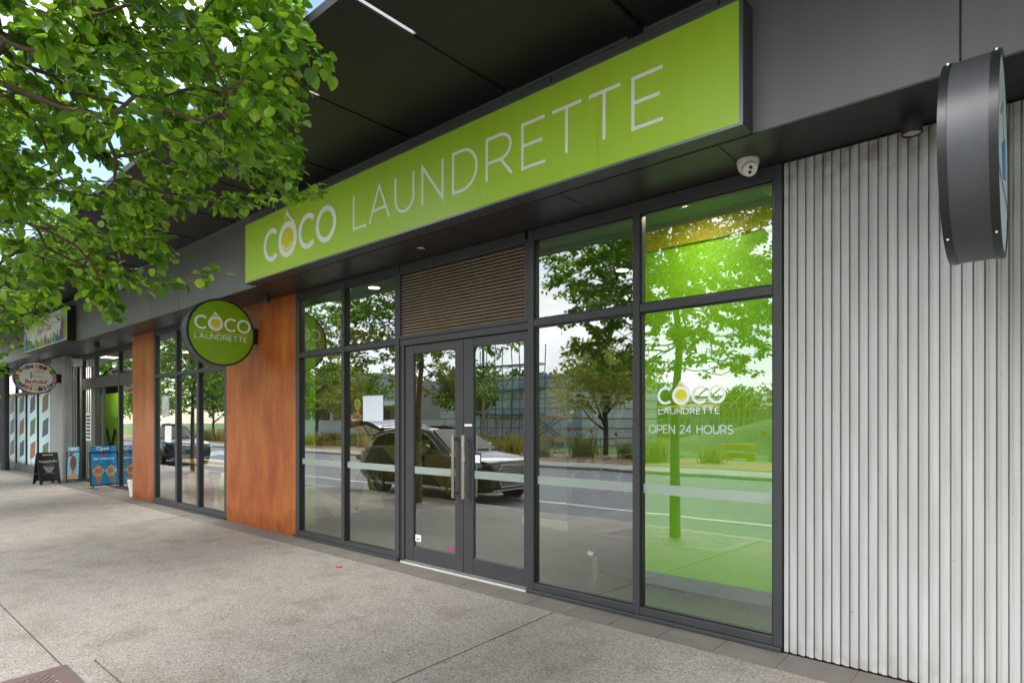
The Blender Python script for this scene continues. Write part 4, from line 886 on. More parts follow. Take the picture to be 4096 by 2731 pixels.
extraA = [(1.72, .95, 3.12), (1.55, .88, 3.25), (1.6, .8, 2.95), (-.65, 2.4, 3.6), (-.45, 2.2, 3.45), (-.2, 1.95, 3.3), (.7, .95, 2.42), (.4, .9, 2.3)]
segA, twA = grow(11, None, 3.95, 2.15, 2.3, 1.95, 2150, clipA, 2.1, 2.0, extra=extraA)
lmA = leaves_on(twA, 5, 25, .056)
segB, twB = grow(23, None, 4.0, 2.5, 2.3, 2.35, 1800, lambda p: p[1] > 1.75, 1.75, 1.9)
lmB = leaves_on(twB, 6, 19, .062)
print('leaves', len(lmA), len(lmB))
def trunk_parts(t, seg):
    big = [s for s in seg if s[3] > .028]; small = [s for s in seg if s[3] <= .028]
    link('trunk', wood_mesh('trunk', big, M_BARK), t); link('branches', wood_mesh('branches', small, M_TWIG), t)
GT = 'street pear trees along the kerb'
tA = thing('pear_tree', 'leafy street pear tree with glossy leaves hanging over the footpath outside the laundrette window', 'tree', (TREES[0][0], TY, TZ), GT); trunk_parts(tA, segA)
org = np.array([TREES[0][0], TY, TZ]); cp = np.array(camo.location)
fwd = np.array([-math.sin(R(41.19)), math.cos(R(41.19)), 0]); rgt = np.array([math.cos(R(41.19)), math.sin(R(41.19)), 0])
def vis(l):
    q = l[0]+org-cp; d = q@fwd
    if d < .3: return 1e9
    u, v = (q@rgt)/d, q[2]/d
    return d if (abs(u) < .84 and -.43 < v < .70) else 1e9
order = sorted(range(len(lmA)), key=lambda i: vis(lmA[i])); near = order[:300]; ns = set(near)
lme = leaf_mesh('leaf', [(np.zeros(3), np.array([1., 0, 0]), np.array([0, 1., 0]), np.array([0, 0, 1.]))], M_LEAF)
for i in near:
    p, x, y, z = lmA[i]; o = link('leaf', lme, tA)
    o.matrix_local = Matrix(((x[0], y[0], z[0], p[0]), (x[1], y[1], z[1], p[1]), (x[2], y[2], z[2], p[2]), (0, 0, 0, 1)))
fo = link('foliage', leaf_mesh('foliage', [lmA[i] for i in order[300:]], M_LEAF), tA); fo['kind'] = 'stuff'
tB = thing('pear_tree', 'street pear tree beside the parked dark car', 'tree', (TREES[1][0], TY, TZ), GT); trunk_parts(tB, segB)
fo = link('foliage', leaf_mesh('foliage', lmB, M_LEAF), tB); fo['kind'] = 'stuff'
tlab = ['street pear tree in front of the supermarket display window', 'street pear tree in front of the supermarket entry', 'street pear tree in front of the supermarket film-covered windows', 'street pear tree farthest along the row past the column']
for i in range(2, 6):
    c = copy_tree(tB if i % 2 else tB); c.location = (TREES[i][0], TY, TZ); c.rotation_euler = (0, 0, [0, 0, 2.9, .4, 2.2, 5.][i]); c['label'] = tlab[i-2]
# tree behind the photographer, right of the drum sign
c = copy_tree(tB); c.location = (1.7, TY-.1, TZ); c.rotation_euler = (0, 0, 2.9); c['label'] = 'street pear tree opposite the ribbed wall'

# ================================================================== CAR
def car(name, label, loc, rz, paint, hatch_open, detail=True, plate=None):
    t = thing(name, label, 'car', loc, rz=rz)       # local: x forward (front at x=0), y left, z up
    st = [(0.0, .66, .34, .74), (-.05, .80, .27, .86), (-.16, .88, .24, .93), (-.45, .93, .22, .98), (-.9, .945, .22, 1.03), (-1.35, .95, .22, 1.08), (-2.2, .95, .22, 1.10), (-3.2, .95, .22, 1.12), (-4.0, .945, .24, 1.13), (-4.4, .92, .30, 1.10), (-4.58, .86, .36, 1.04), (-4.66, .76, .42, .96)]
    mb = MB(); rows = []
    for (x, w, zl, zt) in st:
        half = [(w*.55, zl), (w*.86, zl+.02), (w*.97, zl+.13), (w, zl+.30), (w*.985, (zl+zt)*.5+.04), (w*.995, zt-.16), (w*.96, zt-.05), (w*.86, zt-.005), (w*.5, zt+.035)]
        rows.append([(x, -a, b) for a, b in reversed(half)]+[(x, a, b) for a, b in half])
    n = len(rows[0]); vs = [v for r in rows for v in r]; fsx = []
    for i in range(len(rows)-1):
        for k in range(n): fsx.append((i*n+k, i*n+(k+1) % n, (i+1)*n+(k+1) % n, (i+1)*n+k))
    fsx += [tuple(range(n)), tuple((len(rows)-1)*n+k for k in range(n-1, -1, -1))]
    mb.add(vs, fsx); mb.build('body', paint, t, True, 38)
    # cabin
    cs = [(-1.22, .80, 1.06, 1.08), (-1.75, .80, 1.09, 1.40), (-2.12, .80, 1.10, 1.585), (-2.6, .81, 1.10, 1.645), (-3.3, .81, 1.11, 1.64), (-3.9, .80, 1.12, 1.585), (-4.2, .79, 1.12, 1.52), (-4.5, .76, 1.10, 1.14)] if not hatch_open else [(-1.22, .80, 1.06, 1.08), (-1.75, .80, 1.09, 1.40), (-2.12, .80, 1.10, 1.585), (-2.6, .81, 1.10, 1.645), (-3.3, .81, 1.11, 1.64), (-3.9, .80, 1.12, 1.585), (-4.12, .79, 1.12, 1.53), (-4.36, .77, 1.10, 1.16)]
    mb = MB(); rows = []
    for (x, w, zb, zr) in cs:
        wr = w-.42*(zr-zb) if zr-zb > .1 else w-.02
        half = [(w+.09, zb-.03), (w+.05, zb+.02), (wr+.05, zr-.07), (wr-.02, zr-.015), (wr*.6, zr+.015)]
        rows.append([(x, -a, b) for a, b in reversed(half)]+[(x, a, b) for a, b in half])
    n = len(rows[0]); vs = [v for r in rows for v in r]; fsx = []
    for i in range(len(rows)-1):
        for k in range(n-1): fsx.append((i*n+k, i*n+k+1, (i+1)*n+k+1, (i+1)*n+k))
    fsx += [tuple((len(rows)-1)*n+k for k in range(n-1, -1, -1))]
    mb.add(vs, fsx); mb.build('roof', paint, t, True, 35)
    cg = mat('car_glass', '#0d1011', .12, spec=.03); chrome = mat('chrome', ''); blk = mat('car_black', '#0c0c0d', .5)
    # windows: sit on the tilted cabin sides
    def side(s, x, z, d=.012):
        zb, zr = 1.10, 1.60; f = (z-zb)/(zr-.07-zb); return (x, s*((.85)+(-.17)*f+d), z)
    for s in (-1, 1):
        for q in ([(-1.62, 1.13), (-2.62, 1.13), (-2.62, 1.50), (-2.22, 1.485), (-1.95, 1.36)], [(-2.70, 1.13), (-3.55, 1.14), (-3.55, 1.485), (-2.70, 1.50)], [(-3.62, 1.14), (-4.12, 1.18), (-3.93, 1.40), (-3.62, 1.48)]):
            mb = MB(); m_ = len(q); v1 = [side(s, *p) for p in q]; v2 = [side(s, p[0], p[1], -.01) for p in q]
            mb.add(v1+v2, [tuple(range(m_)), tuple(range(2*m_-1, m_-1, -1))]+[(i, (i+1) % m_, m_+(i+1) % m_, m_+i) for i in range(m_)]); mb.build('side_window', cg, t)
        tr_ = [(-1.50, 1.115), (-4.16, 1.165), (-3.96, 1.42), (-3.60, 1.505), (-2.66, 1.525), (-2.2, 1.505), (-1.9, 1.36), (-1.50, 1.115)]
        mb = MB(); mb.tube([side(s, *p, .014) for p in tr_], .011, 5); mb.build('window_trim', chrome, t)
        mb = MB(); mb.tube([(-2.2, s*.60, 1.63), (-2.4, s*.61, 1.685), (-3.9, s*.60, 1.665), (-4.05, s*.59, 1.59)], .016, 6); mb.build('roof_rail', chrome, t, True)
        mb = MB(); mb.lathe((-1.78, s*1.0, 1.16), (0, s, .05), [(.02, -.08), (.09, -.03), (.10, .03), (.07, .09), (.0, .10)], 12); ob = mb.build('mirror', paint, t, True)
        mb = MB(); mb.box(-4.0, -.9, s*.93 if s > 0 else -.965, .965 if s > 0 else -.93, .27, .33); mb.build('sill_trim', chrome, t)
        for xx in (-2.35, -3.3): box('door_handle', xx-.1, xx+.1, min(s*.935, s*.975), max(s*.935, s*.975), .90, .935, paint, t, .008)
        for xx in (-1.55, -2.66, -3.6): box('door_gap', xx-.006, xx+.006, min(s*.9, s*.954), max(s*.9, s*.954), .36, 1.0, blk, t)
        for wx in (-.88, -3.70):
            w = bpy.data.objects.new('wheel', None); C.objects.link(w); w.parent = t; w.location = (wx, s*.84, .36)
            mb = MB(); mb.lathe((0, 0, 0), (0, s, 0), [(.25, -.12), (.34, -.12), (.36, -.08), (.36, .08), (.34, .125), (.262, .125), (.25, .10)], 32, cap=False); mb.build('tyre', mat('tyre', '#151515', .8), w, True, 40)
            mb = MB(); mb.lathe((0, 0, 0), (0, s, 0), [(.262, .10), (.262, .128), (.24, .125), (.235, .03), (.0, .02)], 32, cap=False)
            for k in range(5):
                for dd in (-.14, .14):
                    a = 2*math.pi*k/5+dd; mb.bar((.05*math.cos(a), s*.115, .05*math.sin(a)), (.25*math.cos(a+dd*.3), s*.12, .25*math.sin(a+dd*.3)), .028, .03)
            mb.cyl((0, s*.08, 0), (0, s*.128, 0), .055, 14); mb.build('rim', mat('alloy', '#9b9da0', .25, metal=.9), w, True, 40)
            mb = MB(); mb.lathe((wx, s*.80, .36), (0, s, 0), [(.0, .02), (.405, .02), (.425, .152), (.40, .156), (.39, .05)], 32, cap=False); mb.build('wheel_arch', blk, t, True, 40)
        # headlights and lower intakes
        mb = MB(); q = [(-.08, s*.83, .74), (-.045, s*.62, .72), (-.06, s*.60, .83), (-.15, s*.80, .875), (-.42, s*.928, .90), (-.30, s*.925, .80)]
        q2 = [(a+.03, b*1.012, c) for a, b, c in q]; mb.add(q2+[(a-.08, b*.96, c) for a, b, c in q], [tuple(range(6)), tuple(range(11, 5, -1))]+[(i, (i+1) % 6, 6+(i+1) % 6, 6+i) for i in range(6)]); mb.build('headlight', mat('headlight', '#c9d2d6', .1, spec=.9), t)
        box('air_intake', -.12, .022-.03, min(s*.56, s*.80), max(s*.56, s*.80), .38, .60, blk, t, .01)
    # windscreen
    mb = MB(); q = [(-1.30, -.74, 1.105), (-1.30, .74, 1.105), (-2.06, .60, 1.565), (-2.06, -.60, 1.565)]; mb.add([(a+.02, b, c+.025) for a, b, c in q]+[(a, b, c-.01) for a, b, c in q], [(0, 1, 2, 3), (7, 6, 5, 4), (0, 4, 5, 1), (1, 5, 6, 2), (2, 6, 7, 3), (3, 7, 4, 0)]); mb.build('windscreen', cg, t)
    # grille
    Fg = lambda u, v, d: (.012+d-.05*abs(u)*1.2, u, v)
    hexa = [(-.44, .84), (.44, .84), (.56, .72), (.46, .38), (-.46, .38), (-.56, .72)]
    gr = MB(); gr.poly(hexa, Fg, -.04, .004); gr = gr.build('grille', blk, t)
    mb = MB(); mb.strip(hexa, .035, Fg, .0, .02, closed=True); mb.build('grille_frame', chrome, gr)
    for k in range(7):
        z = .43+k*.055; w = .44+.1*min(1, (z-.38)/.34)-(.1 if z > .76 else 0); mb = MB(); mb.strip([(-w, z), (0, z), (w, z)], .012, Fg, .005, .014); mb.build('grille_bar', chrome, gr)
    for k in range(4):
        mb = MB(); ring(mb, (k-1.5)*.085, .755, .056, .042, Fg, .016, .024, n=24); mb.build('emblem_ring', chrome, gr)
    pl = MB().box(.028, .04, -.19, .19, .49, .61).build('number_plate', mat('plate_dark', '#1c211f', .5), t)
    if plate: text(plate, .105, lambda u, v, d: (.0415, u, v+.515), 0, M_WHITE, 'plate_text', pl, sx=.85)
    box('bumper_trim', -.08, .02-.03, -.72, .72, .29, .315, chrome, t)
    # rear
    for s in (-1, 1): box('tail_light', -4.68, -4.45, min(s*.55, s*.90), max(s*.55, s*.90), .80, .94, mat('tail_red', '#a3201a', .2), t, .02)
    if hatch_open:
        h = bpy.data.objects.new('tailgate', None); C.objects.link(h); h.parent = t; h.location = (-4.05, 0, 1.60); h.rotation_euler = (0, R(17), 0)
        mb = MB(); pr = [(0, .02), (-.25, .05), (-.6, .04), (-.95, -.08), (-1.15, -.26), (-1.1, -.34), (-.85, -.22), (-.5, -.06), (0, -.06)]; vs = [(x, -.62-.12*min(1, -x), z) for x, z in pr]+[(x, .62+.12*min(1, -x), z) for x, z in pr]; m_ = len(pr)
        mb.add(vs, [tuple(range(m_)), tuple(range(2*m_-1, m_-1, -1))]+[(i, (i+1) % m_, m_+(i+1) % m_, m_+i) for i in range(m_)]); mb.build('tailgate_panel', paint, h, True, 30)
        for s in (-1, 1): box('tail_light', -1.13, -.86, min(s*.5, s*.77), max(s*.5, s*.77), -.22, -.10, mat('tail_red', ''), h, .02)
        for s in (-1, 1): mb = MB(); mb.cyl((-4.25, s*.62, 1.2), (-4.75, s*.62, 1.66), .012, 8); mb.build('gas_strut', blk, t)
        box('boot_interior', -4.37, -4.3, -.62, .62, .75, 1.45, blk, t)
    else:
        mb = MB(); q = [(-4.22, -.56, 1.50), (-4.22, .56, 1.50), (-4.50, .68, 1.14), (-4.50, -.68, 1.14)]; mb.add([(a-.02, b, c+.015) for a, b, c in q]+[(a, b, c-.01) for a, b, c in q], [(0, 1, 2, 3), (7, 6, 5, 4), (0, 4, 5, 1), (1, 5, 6, 2), (2, 6, 7, 3), (3, 7, 4, 0)]); mb.build('rear_window', cg, t)
    return t
NAVY = mat('navy_paint', '#0d1019', .25, coat=.5); WHT = mat('white_car_paint', '#d9dadb', .3, coat=1.)
car('parked_car', 'dark navy SUV parked at the kerb with its tailgate open', (-8.75, -5.82, -.247), 0, NAVY, True, plate='ASX-336')
car('parked_car', 'dark SUV with closed tailgate parked at the kerb near the pedestrian crossing', (-26.4, -5.85, -.247), 0, NAVY, False)
car('parked_car', 'white SUV parked on the far side of the street', (-53, -12.9, -.247), R(180), WHT, False)
car('parked_car', 'silver SUV driving on the far lane opposite the supermarket', (-64, -12.6, -.247), 0, mat('silver_paint', '#8d9194', .3, metal=.6, coat=1.), False)
# ================================================================== FAR SIDE OF THE STREET
def far_tree(name, label, loc, h, r, m, seed, n=2600, cs=.30, trunk=.14, group=None):
    g = np.random.default_rng(seed); t = thing(name, label, 'tree', loc, group)
    mb = MB(); mb.tube([(0, 0, 0), (.05, .03, h*.25), (0, .05, h*.55)], [trunk, trunk*.8, trunk*.4], 8)
    lobes = []
    for k in range(13):
        a = g.random()*6.28; rr = r*(.25+.5*g.random()); lobes.append((rr*math.cos(a), rr*math.sin(a), h*(.42+.42*g.random()), r*(.36+.22*g.random())))
        mb.tube([(0, .03, h*(.2+.02*k)), (lobes[-1][0]*.5, lobes[-1][1]*.5, h*(.2+.02*k)+.4*(lobes[-1][2]-h*.25)), lobes[-1][:3]], [trunk*.5, trunk*.3, .015], 5)
    mb.build('trunk', M_BARK, t, True)
    lm = []
    for k in range(n):
        L_ = lobes[g.integers(len(lobes))]; d = g.normal(size=3); d /= np.linalg.norm(d); rr = L_[3]*g.random()**.35
        p = np.array(L_[:3])+d*rr*np.array([1, 1, .85])
        x = d*.8+g.normal(size=3)*.6; x /= np.linalg.norm(x); y = np.cross(g.normal(size=3), x); y /= np.linalg.norm(y); z = np.cross(x, y); s = cs*(.6+.7*g.random())
        lm.append((p, x*s, y*s*.7, z*s))
    o = link('crown', leaf_mesh('crown', lm, m), t); return t
far_tree('acacia_tree', 'broad olive-green tree behind the verge beside the scaffolded building', (-16.4, -21.5, -.13), 6.2, 2.7, M_LEAFF, 1, 5200, .2)
far_tree('verge_tree', 'small bright green tree in the verge opposite the doors', (-25.0, -20.5, -.13), 5.2, 1.8, M_LEAFG, 2, 3000, .22)
far_tree('verge_tree', 'green tree by the grey building across the street', (-38, -21, -.13), 6, 2.4, M_LEAFG, 3, 3000, .26)
far_tree('verge_tree', 'dense green tree beyond the hoarding across the street', (-47, -24, -.13), 7, 3.0, M_LEAFG, 4, 3000, .3)
far_tree('verge_tree', 'tall green tree behind the pedestrian crossing', (-58, -20, -.13), 7.5, 3.2, M_LEAFG, 5, 3000, .32)
far_tree('verge_tree', 'green tree left of the white parked car', (-72, -18, -.13), 8, 3.6, M_LEAFG, 6, 2600, .36)
far_tree('verge_tree', 'round green tree far along the verge', (-88, -20, -.13), 8, 4, M_LEAFG, 7, 2400, .4)
far_tree('verge_tree', 'green tree at the edge of the lawn opposite the ribbed wall', (-5.2, -26, -.13), 5.5, 2.2, M_LEAFG, 8, 2600, .26)
far_tree('verge_tree', 'green tree on the lawn near the low grey house', (6, -30, -.13), 6.5, 2.8, M_LEAFG, 9, 2000, .3)
# tussock grasses along the verge
def tussock(loc, s, seed, lab):
    g = np.random.default_rng(seed); mb = MB()
    for k in range(150):
        a = g.random()*6.28; b = np.array([.22*g.normal(), .22*g.normal(), 0])*s; d = np.array([math.cos(a), math.sin(a), 0])*(.25+.4*g.random())*s; h = (.45+.45*g.random())*s; sd_ = np.array([-math.sin(a), math.cos(a), 0])*.018*s
        m1 = b+d*.45+np.array([0, 0, h*.75]); e = b+d+np.array([0, 0, h])
        mb.add([tuple(b-sd_), tuple(b+sd_), tuple(m1+sd_*.7), tuple(m1-sd_*.7), tuple(e)], [(0, 1, 2, 3), (3, 2, 4)])
    o = mb.build('tussock_grass', M_TALL); o.location = loc; tag(o, lab, 'grass clump', 'tussock grasses along the far verge')
for k in range(26):
    x = -10-k*2.0+random.uniform(-.6, .6); tussock((x, -18.2-random.random()*1.6, -.12), random.uniform(.9, 1.5), 40+k, 'clump of tussock grass in the mulched verge across the street')
# hedge row
for k in range(3):
    g = np.random.default_rng(70+k); lm = []
    for i in range(1600):
        p = np.array([g.uniform(-2.6, 2.6), g.uniform(-.45, .45), g.uniform(0.0, .75)]); d = g.normal(size=3); d /= np.linalg.norm(d); y = np.cross(g.normal(size=3), d); y /= np.linalg.norm(y); s = .16
        lm.append((p, d*s, y*s, np.cross(d, y)*s))
    o = link('hedge', leaf_mesh('hedge', lm, M_LEAFG)); o.location = (-25.5-k*6, -20.6, -.12); tag(o, ['low clipped hedge opposite the doors', 'low clipped hedge in front of the white hoarding', 'low clipped hedge near the warning signs'][k], 'hedge')
# building under construction with scaffold
t = thing('construction_building', 'pale panel building under construction with timber battens across the street', 'building', (-34.5, -40, -.3))
PAN = mat('pale_panel', '#d8dedb', .6, var=.08, vscale=.6)
box('wall', -8, 8, -6, 6, 0, 5.6, PAN, t)
for k in range(7): box('batten', -8.05, 8.05, 6.001, 6.06, .5+k*.8, .58+k*.8, mat('timber', '#b98a4a', .7), t); 
for k in range(7): box('batten', 8.001, 8.06, -6, 6, .5+k*.8, .58+k*.8, mat('timber', ''), t)
for k in range(9): box('panel_joint', -8+k*2-.02, -8+k*2+.02, 6.001, 6.012, .1, 5.5, M_CONC, t)
t = thing('scaffold', 'green and blue steel scaffold standing against the pale construction building', 'scaffold', (-33.5, -32.8, -.3)); SG = mat('scaffold_green', '#4f8a7a', .5); SB = mat('scaffold_blue', '#3f7fae', .5)
for i in range(5):
    for j in range(2): MB().cyl((i*1.8-3.6, -j*1.1, 0), (i*1.8-3.6, -j*1.1, 8.0+.4*(i % 2)), .04, 6).build('standard', SG if i < 3 else SB, t)
for k in range(4):
    z = .4+k*2.0
    for j in range(2): MB().bar((-3.6, -j*1.1, z), (3.6, -j*1.1, z), .05).build('ledger', SG, t)
    for i in range(5): MB().bar((i*1.8-3.6, 0, z+.02), (i*1.8-3.6, -1.1, z+.02), .05).build('transom', SG, t)
    if k < 3:
        for i in range(4): MB().bar((i*1.8-3.6, .03, z), (i*1.8-1.8, .03, z+2), .04).build('brace', SB if i % 2 else SG, t)
    box('deck', -3.6, 3.6, -1.1, 0, z+.06, z+.1, mat('deck', '#8a7a5c', .8), t)
t = thing('site_building', 'grey clad building with a white eave and deep shaded porch across the street', 'building', (-56, -36, -.3))
box('wall', -9, 9, -7, 3, 0, 6, mat('grey_clad', '#8c8d8a', .6, var=.1), t); box('eave', -9.5, 9.5, 3.001, 6.5, 3.4, 3.8, M_WHITE, t); box('upper_cladding', -9.2, 9.2, 3.002, 6.2, 3.81, 6.4, mat('grey_clad2', '#9ea3a8', .5, var=.08), t)
for k in range(6): box('column', -9+k*3.6-.15, -9+k*3.6+.15, 5.8, 6.1, 0, 3.399, M_WHITE, t)
for k in range(5): box('dark_opening', -8+k*3.4, -6+k*3.4, 3.001, 3.05, .2, 3.0, M_BLACK, t)
t = thing('low_house', 'low house with grey pitched roof beyond the lawn', 'building', (-22, -62, -.3)); box('wall', -9, 9, -5, 5, 0, 3, mat('house_wall', '#9a9a8c', .7), t)
mb = MB(); mb.add([(-10, -6, 3), (10, -6, 3), (10, 6, 3), (-10, 6, 3), (-7, 0, 4.6), (7, 0, 4.6)], [(0, 1, 5, 4), (2, 3, 4, 5), (0, 4, 3), (1, 2, 5), (3, 2, 1, 0)]); mb.build('roof', mat('roof_grey', '#6d7578', .6), t)
for k in range(5): box('window', -8+k*3.4, -6.6+k*3.4, 5.001, 5.05, 1, 2.2, mat('house_glass', '#3a4a4f', .2), t)
t = thing('hoarding', 'white site hoarding with dark lettering across the street', 'hoarding', (-42, -25.5, -.3))
for k in range(10): box('panel', -12+k*2.4+.01, -9.6+k*2.4-.01, -.03, .03, .1, 2.0, M_WHITE, t)
for k in range(11): box('post', -12+k*2.4-.04, -12+k*2.4+.04, -.13, -.031, 0, 2.0, M_FRAME, t)
text('Alcon', 1.0, lambda u, v, d: (-u+1.2, .032, v+.7), 0, M_BLACK, 'letter', t)
# temporary fence
t = thing('site_fence', 'temporary wire mesh construction fence along the building site', 'fence', (0, -24, -.3)); GAL = mat('galvanised', '')
for k in range(15):
    x = -4-k*2.45
    fr_ = MB(); fr_.tube([(x, 0, .15), (x, 0, 2.0), (x-2.35, 0, 2.0), (x-2.35, 0, .15), (x, 0, .15)], .022, 6); p = fr_.build('fence_panel', GAL, t)
    w = MB()
    for i in range(1, 24): w.bar((x-i*.098, 0, .16), (x-i*.098, 0, 1.99), .006)
    for i in range(1, 9): w.bar((x, 0, .15+i*.2), (x-2.35, 0, .15+i*.2), .006)
    w = w.build('wire', GAL, p); w['kind'] = 'stuff'
    box('block_foot', x-.2, x+.25, -.3, .3, 0, .14, mat('fence_block', '#d0a420', .7) if k % 3 == 0 else M_CONC, t)
# bunting
for k in range(22):
    x = -8-k*1.55; o = MB().add([(-.13, 0, 0), (.13, 0, 0), (0, .01, -.25), (-.13, .012, 0), (.13, .012, 0)], [(0, 1, 2), (4, 3, 2), (0, 3, 4, 1)]).build('bunting_flag', mat('flag_orange', '#d8542a', .6)); o.location = (x, -23.9, 1.0+.15*math.sin(k)); tag(o, 'small orange bunting flag strung along the site fence', 'flag', 'orange bunting flags on the site fence')
# scissor lift
t = thing('scissor_lift', 'orange scissor lift parked on the building site', 'lift', (-27.5, -31, -.3)); OR_ = mat('lift_orange', '#d98a12', .5)
box('chassis', -1.2, 1.2, -.5, .5, .35, .8, OR_, t, .03); box('platform', -1.3, 1.3, -.55, .55, 2.1, 2.25, OR_, t)
for s in (-1, 1):
    for sx_ in (-.8, .8): MB().cyl((sx_, s*.42, .3), (sx_, s*.62, .3), .3, 16).build('wheel', mat('tyre', ''), t)
    MB().bar((-1.1, s*.35, .8), (1.1, s*.35, 2.1), .08, .1).build('scissor_arm', M_FRAME, t); MB().bar((1.1, s*.3, .8), (-1.1, s*.3, 2.1), .08, .1).build('scissor_arm', M_FRAME, t)
    MB().tube([(-1.28, s*.53, 2.25), (-1.28, s*.53, 3.2), (1.28, s*.53, 3.2), (1.28, s*.53, 2.25)], .03, 6).build('guard_rail', OR_, t)
# pedestrian crossing warning signs
def warn(x, y, lab):
    t = thing('warning_sign', lab, 'road sign', (x, y, -.12), 'crossing warning signs on the far verge'); FF = lambda u, v, d: (-u, d, v)
    MB().cyl((0, -.04, 0), (0, -.04, 3.0), .035, 10).build('post', GAL, t)
    MB().poly(arc(0, 2.72, .34, .34, 0, 350, 35), FF, 0, .01).build('disc', mat('fluoro', '#cfe01a', .5), t)
    for s in (-1, 1): MB().strip([(s*.02, 2.92), (s*.14, 2.55), (s*.24, 2.52)], .06, FF, .011, .014).build('leg_symbol', M_BLACK, t)
    MB().poly([(0, 2.36), (.46, 1.92), (0, 1.48), (-.46, 1.92)], FF, 0, .01).build('diamond', mat('sign_orange', '#e09612', .5), t)
    MB().poly([(-.3, 1.88)]+arc(0, 1.9, .15, .13, 180, 0, 10)+[(.3, 1.88)], FF, .011, .014).build('hump_symbol', M_BLACK, t)
    MB().poly([(-.3, 1.1), (.3, 1.1), (.3, 1.42), (-.3, 1.42)], FF, 0, .01).build('speed_plate', mat('sign_orange', ''), t)
    text('20', .3, lambda u, v, d: FF(u, v+1.16, .012), 0, M_BLACK, 'numeral', t)
warn(-31.4, -17.4, 'post with fluorescent pedestrian disc, orange hump diamond and 20 plate on the far verge'); warn(-29.9, -17.2, 'post with fluorescent pedestrian disc, orange hump diamond and 20 plate on the far verge')
t = thing('barrier', 'yellow plastic barrier lying at the edge of the lawn', 'barrier', (-9.9, -21.8, -.12)); box('rail', -.7, .7, -.1, .1, .45, .7, mat('barrier_yellow', '#d8b41a', .5), t, .02); box('rail', -.7, .7, -.09, .09, .1, .32, mat('barrier_yellow', ''), t, .02); box('foot', -.6, -.45, -.3, .3, 0, .099, mat('barrier_yellow', ''), t); box('foot', .45, .6, -.3, .3, 0, .099, mat('barrier_yellow', ''), t)
for k, (x, y) in enumerate([(-8.6, -21.9), (-7.6, -23.5), (-6.6, -26.0)]): tag(MB().box(-.07, .07, -.07, .07, 0, .9, 0, .015).build('bollard', M_CONC), ['short pale bollard beside the yellow barrier', 'short pale bollard behind the barrier on the lawn', 'short pale bollard deepest on the lawn'][k], 'bollard').location = (x, y, -.3 if k else -.3)

# background clutter beyond the site
def house(x, y, w, d, h, wall, roof, lab):
    t = thing('house', lab, 'house', (x, y, -.3)); box('wall', -w, w, -d, d, 0, h, wall, t)
    mb = MB(); mb.add([(-w-.6, -d-.6, h), (w+.6, -d-.6, h), (w+.6, d+.6, h), (-w-.6, d+.6, h), (-w*.55, 0, h+2.), (w*.55, 0, h+2.), (-w-.6, -d-.6, h-.15), (w+.6, -d-.6, h-.15), (w+.6, d+.6, h-.15), (-w-.6, d+.6, h-.15)], [(0, 1, 5, 4), (2, 3, 4, 5), (0, 4, 3), (1, 2, 5), (9, 8, 7, 6), (0, 6, 7, 1), (1, 7, 8, 2), (2, 8, 9, 3), (3, 9, 6, 0)]); mb.build('roof', roof, t)
    for k in range(int(w)):
        xx = -w+1+k*2.0
        if k % 3 == 2: box('door', xx, xx+.95, d+.001, d+.05, 0, 2.1, mat('door_dark', '#4a4038', .5), t)
        else:
            wd = box('window', xx, xx+1.2, d+.001, d+.06, .95, 2.1, M_WHITE, t); box('glass', xx+.07, xx+1.13, d+.061, d+.07, 1.02, 2.03, mat('house_glass', '#3a4a4f', .2), wd)
    return t
house(-30, -70, 8, 5, 3.0, mat('brick_tan', '#9a7f66', .8, var=.1), mat('roof_dark', '#4e5052', .6), 'tan brick house with dark hipped roof far beyond the site')
house(-4, -66, 7, 5, 3.0, mat('render_cream', '#b8ad98', .8), mat('roof_brown', '#6b5448', .7), 'cream house with brown hipped roof far beyond the lawn')
house(-52, -74, 9, 6, 5.4, mat('render_grey', '#8f8f8c', .8), mat('roof_dark', ''), 'two-storey grey house with dark roof far beyond the hoarding')
house(14, -70, 7, 5, 3.2, mat('brick_red', '#7d5546', .8, var=.1), mat('roof_grey', ''), 'red brick house with grey roof far beyond the lawn')
t = thing('framed_house', 'timber-framed house shell with yellow edge guard rails beyond the lawn', 'building', (-17, -46, -.3)); TM = mat('timber', ''); YR = mat('barrier_yellow', '')
box('slab', -5.2, 5.2, -4, 4, 0, .2, M_CONC, t)
for k in range(22):
    for yy in (-3.9, 3.9): box('stud', -5+k*.476-.045, -5+k*.476+.045, yy-.05, yy+.05, .2, 2.9, TM, t)
for yy in (-3.9, 3.9): box('top_plate', -5.1, 5.1, yy-.06, yy+.06, 2.9005, 3.0, TM, t)
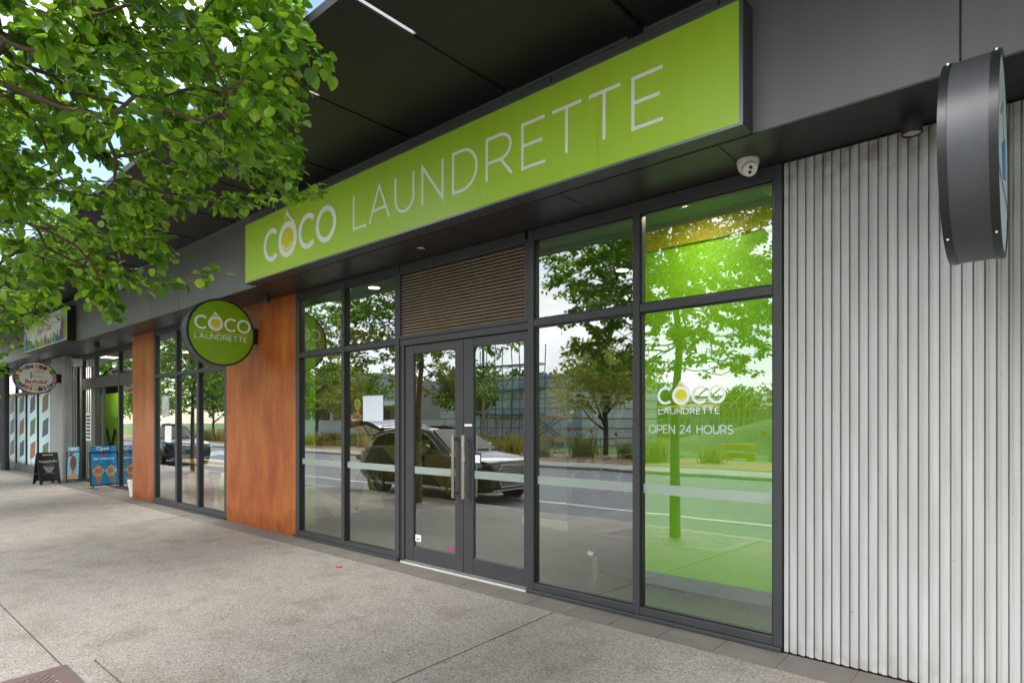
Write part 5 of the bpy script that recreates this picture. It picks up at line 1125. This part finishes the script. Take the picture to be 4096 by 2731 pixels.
for k in range(9):
    x = -4.8+k*1.2; MB().bar((x, -4.4, 2.95), (x, 0, 4.7), .05, .12).build('rafter', TM, t); MB().bar((x, 4.4, 2.95), (x, 0, 4.7), .05, .12).build('rafter', TM, t)
for z in (3.3, 3.8): MB().bar((-5.6, 4.7, z), (5.6, 4.7, z), .06, .14).build('guard_rail', YR, t)
for k in range(7): MB().bar((-5.4+k*1.8, 4.75, .0), (-5.4+k*1.8, 4.75, 4.0), .05).build('guard_post', GAL, t)
BG = [o for o in bpy.data.objects if o.name.startswith('verge_tree') and o.parent is None]
for k in range(20):
    c = copy_tree(BG[k % len(BG)]); c.location = (16-k*6.3+random.uniform(-2, 2), -54-random.random()*30, -.3); c.rotation_euler = (0, 0, k*1.3); sc_ = random.uniform(1.0, 1.6); c.scale = (sc_*1.1, sc_*1.1, sc_)
    c['label'] = 'green tree in the far background among the houses beyond the site'; c['group'] = 'background trees beyond the site'
def street_lamp(x, y, lab):
    t = thing('street_lamp', lab, 'street lamp', (x, y, -.13)); mb = MB(); mb.tube([(0, 0, 0), (0, 0, 5.5), (0, .3, 6.3), (0, 1.5, 6.6)], [.08, .06, .05, .035], 10); mb.build('pole', GAL, t, True); box('luminaire', -.14, .14, 1.4, 2.05, 6.55, 6.66, M_FRAME, t, .02); mb = MB(); mb.cyl((0, 0, 0), (0, 0, .25), .14, 14); mb.build('base', GAL, t)
street_lamp(-20.5, -17.0, 'galvanised street lamp on the far verge near the olive tree'); street_lamp(-48, -17.0, 'galvanised street lamp on the far verge near the hoarding')
mb = MB(); vs = []; nx, ny = 24, 12
for j in range(ny+1):
    for i in range(nx+1):
        u, v = i/nx*2-1, j/ny*2-1; hgt = max(0, 1-u*u-v*v); vs.append((u*9, v*5, -.05+2.0*hgt**1.4*(1+.15*math.sin(5*u+3*v))))
mb.add(vs, [(j*(nx+1)+i, j*(nx+1)+i+1, (j+1)*(nx+1)+i+1, (j+1)*(nx+1)+i) for j in range(ny) for i in range(nx)]); o = mb.build('earth_mound', mat('mound', '#6b6f45', .95, var=.3, vscale=.8, bump=.5), None, True); o.location = (-12.5, -35, -.3); o['kind'] = 'structure'
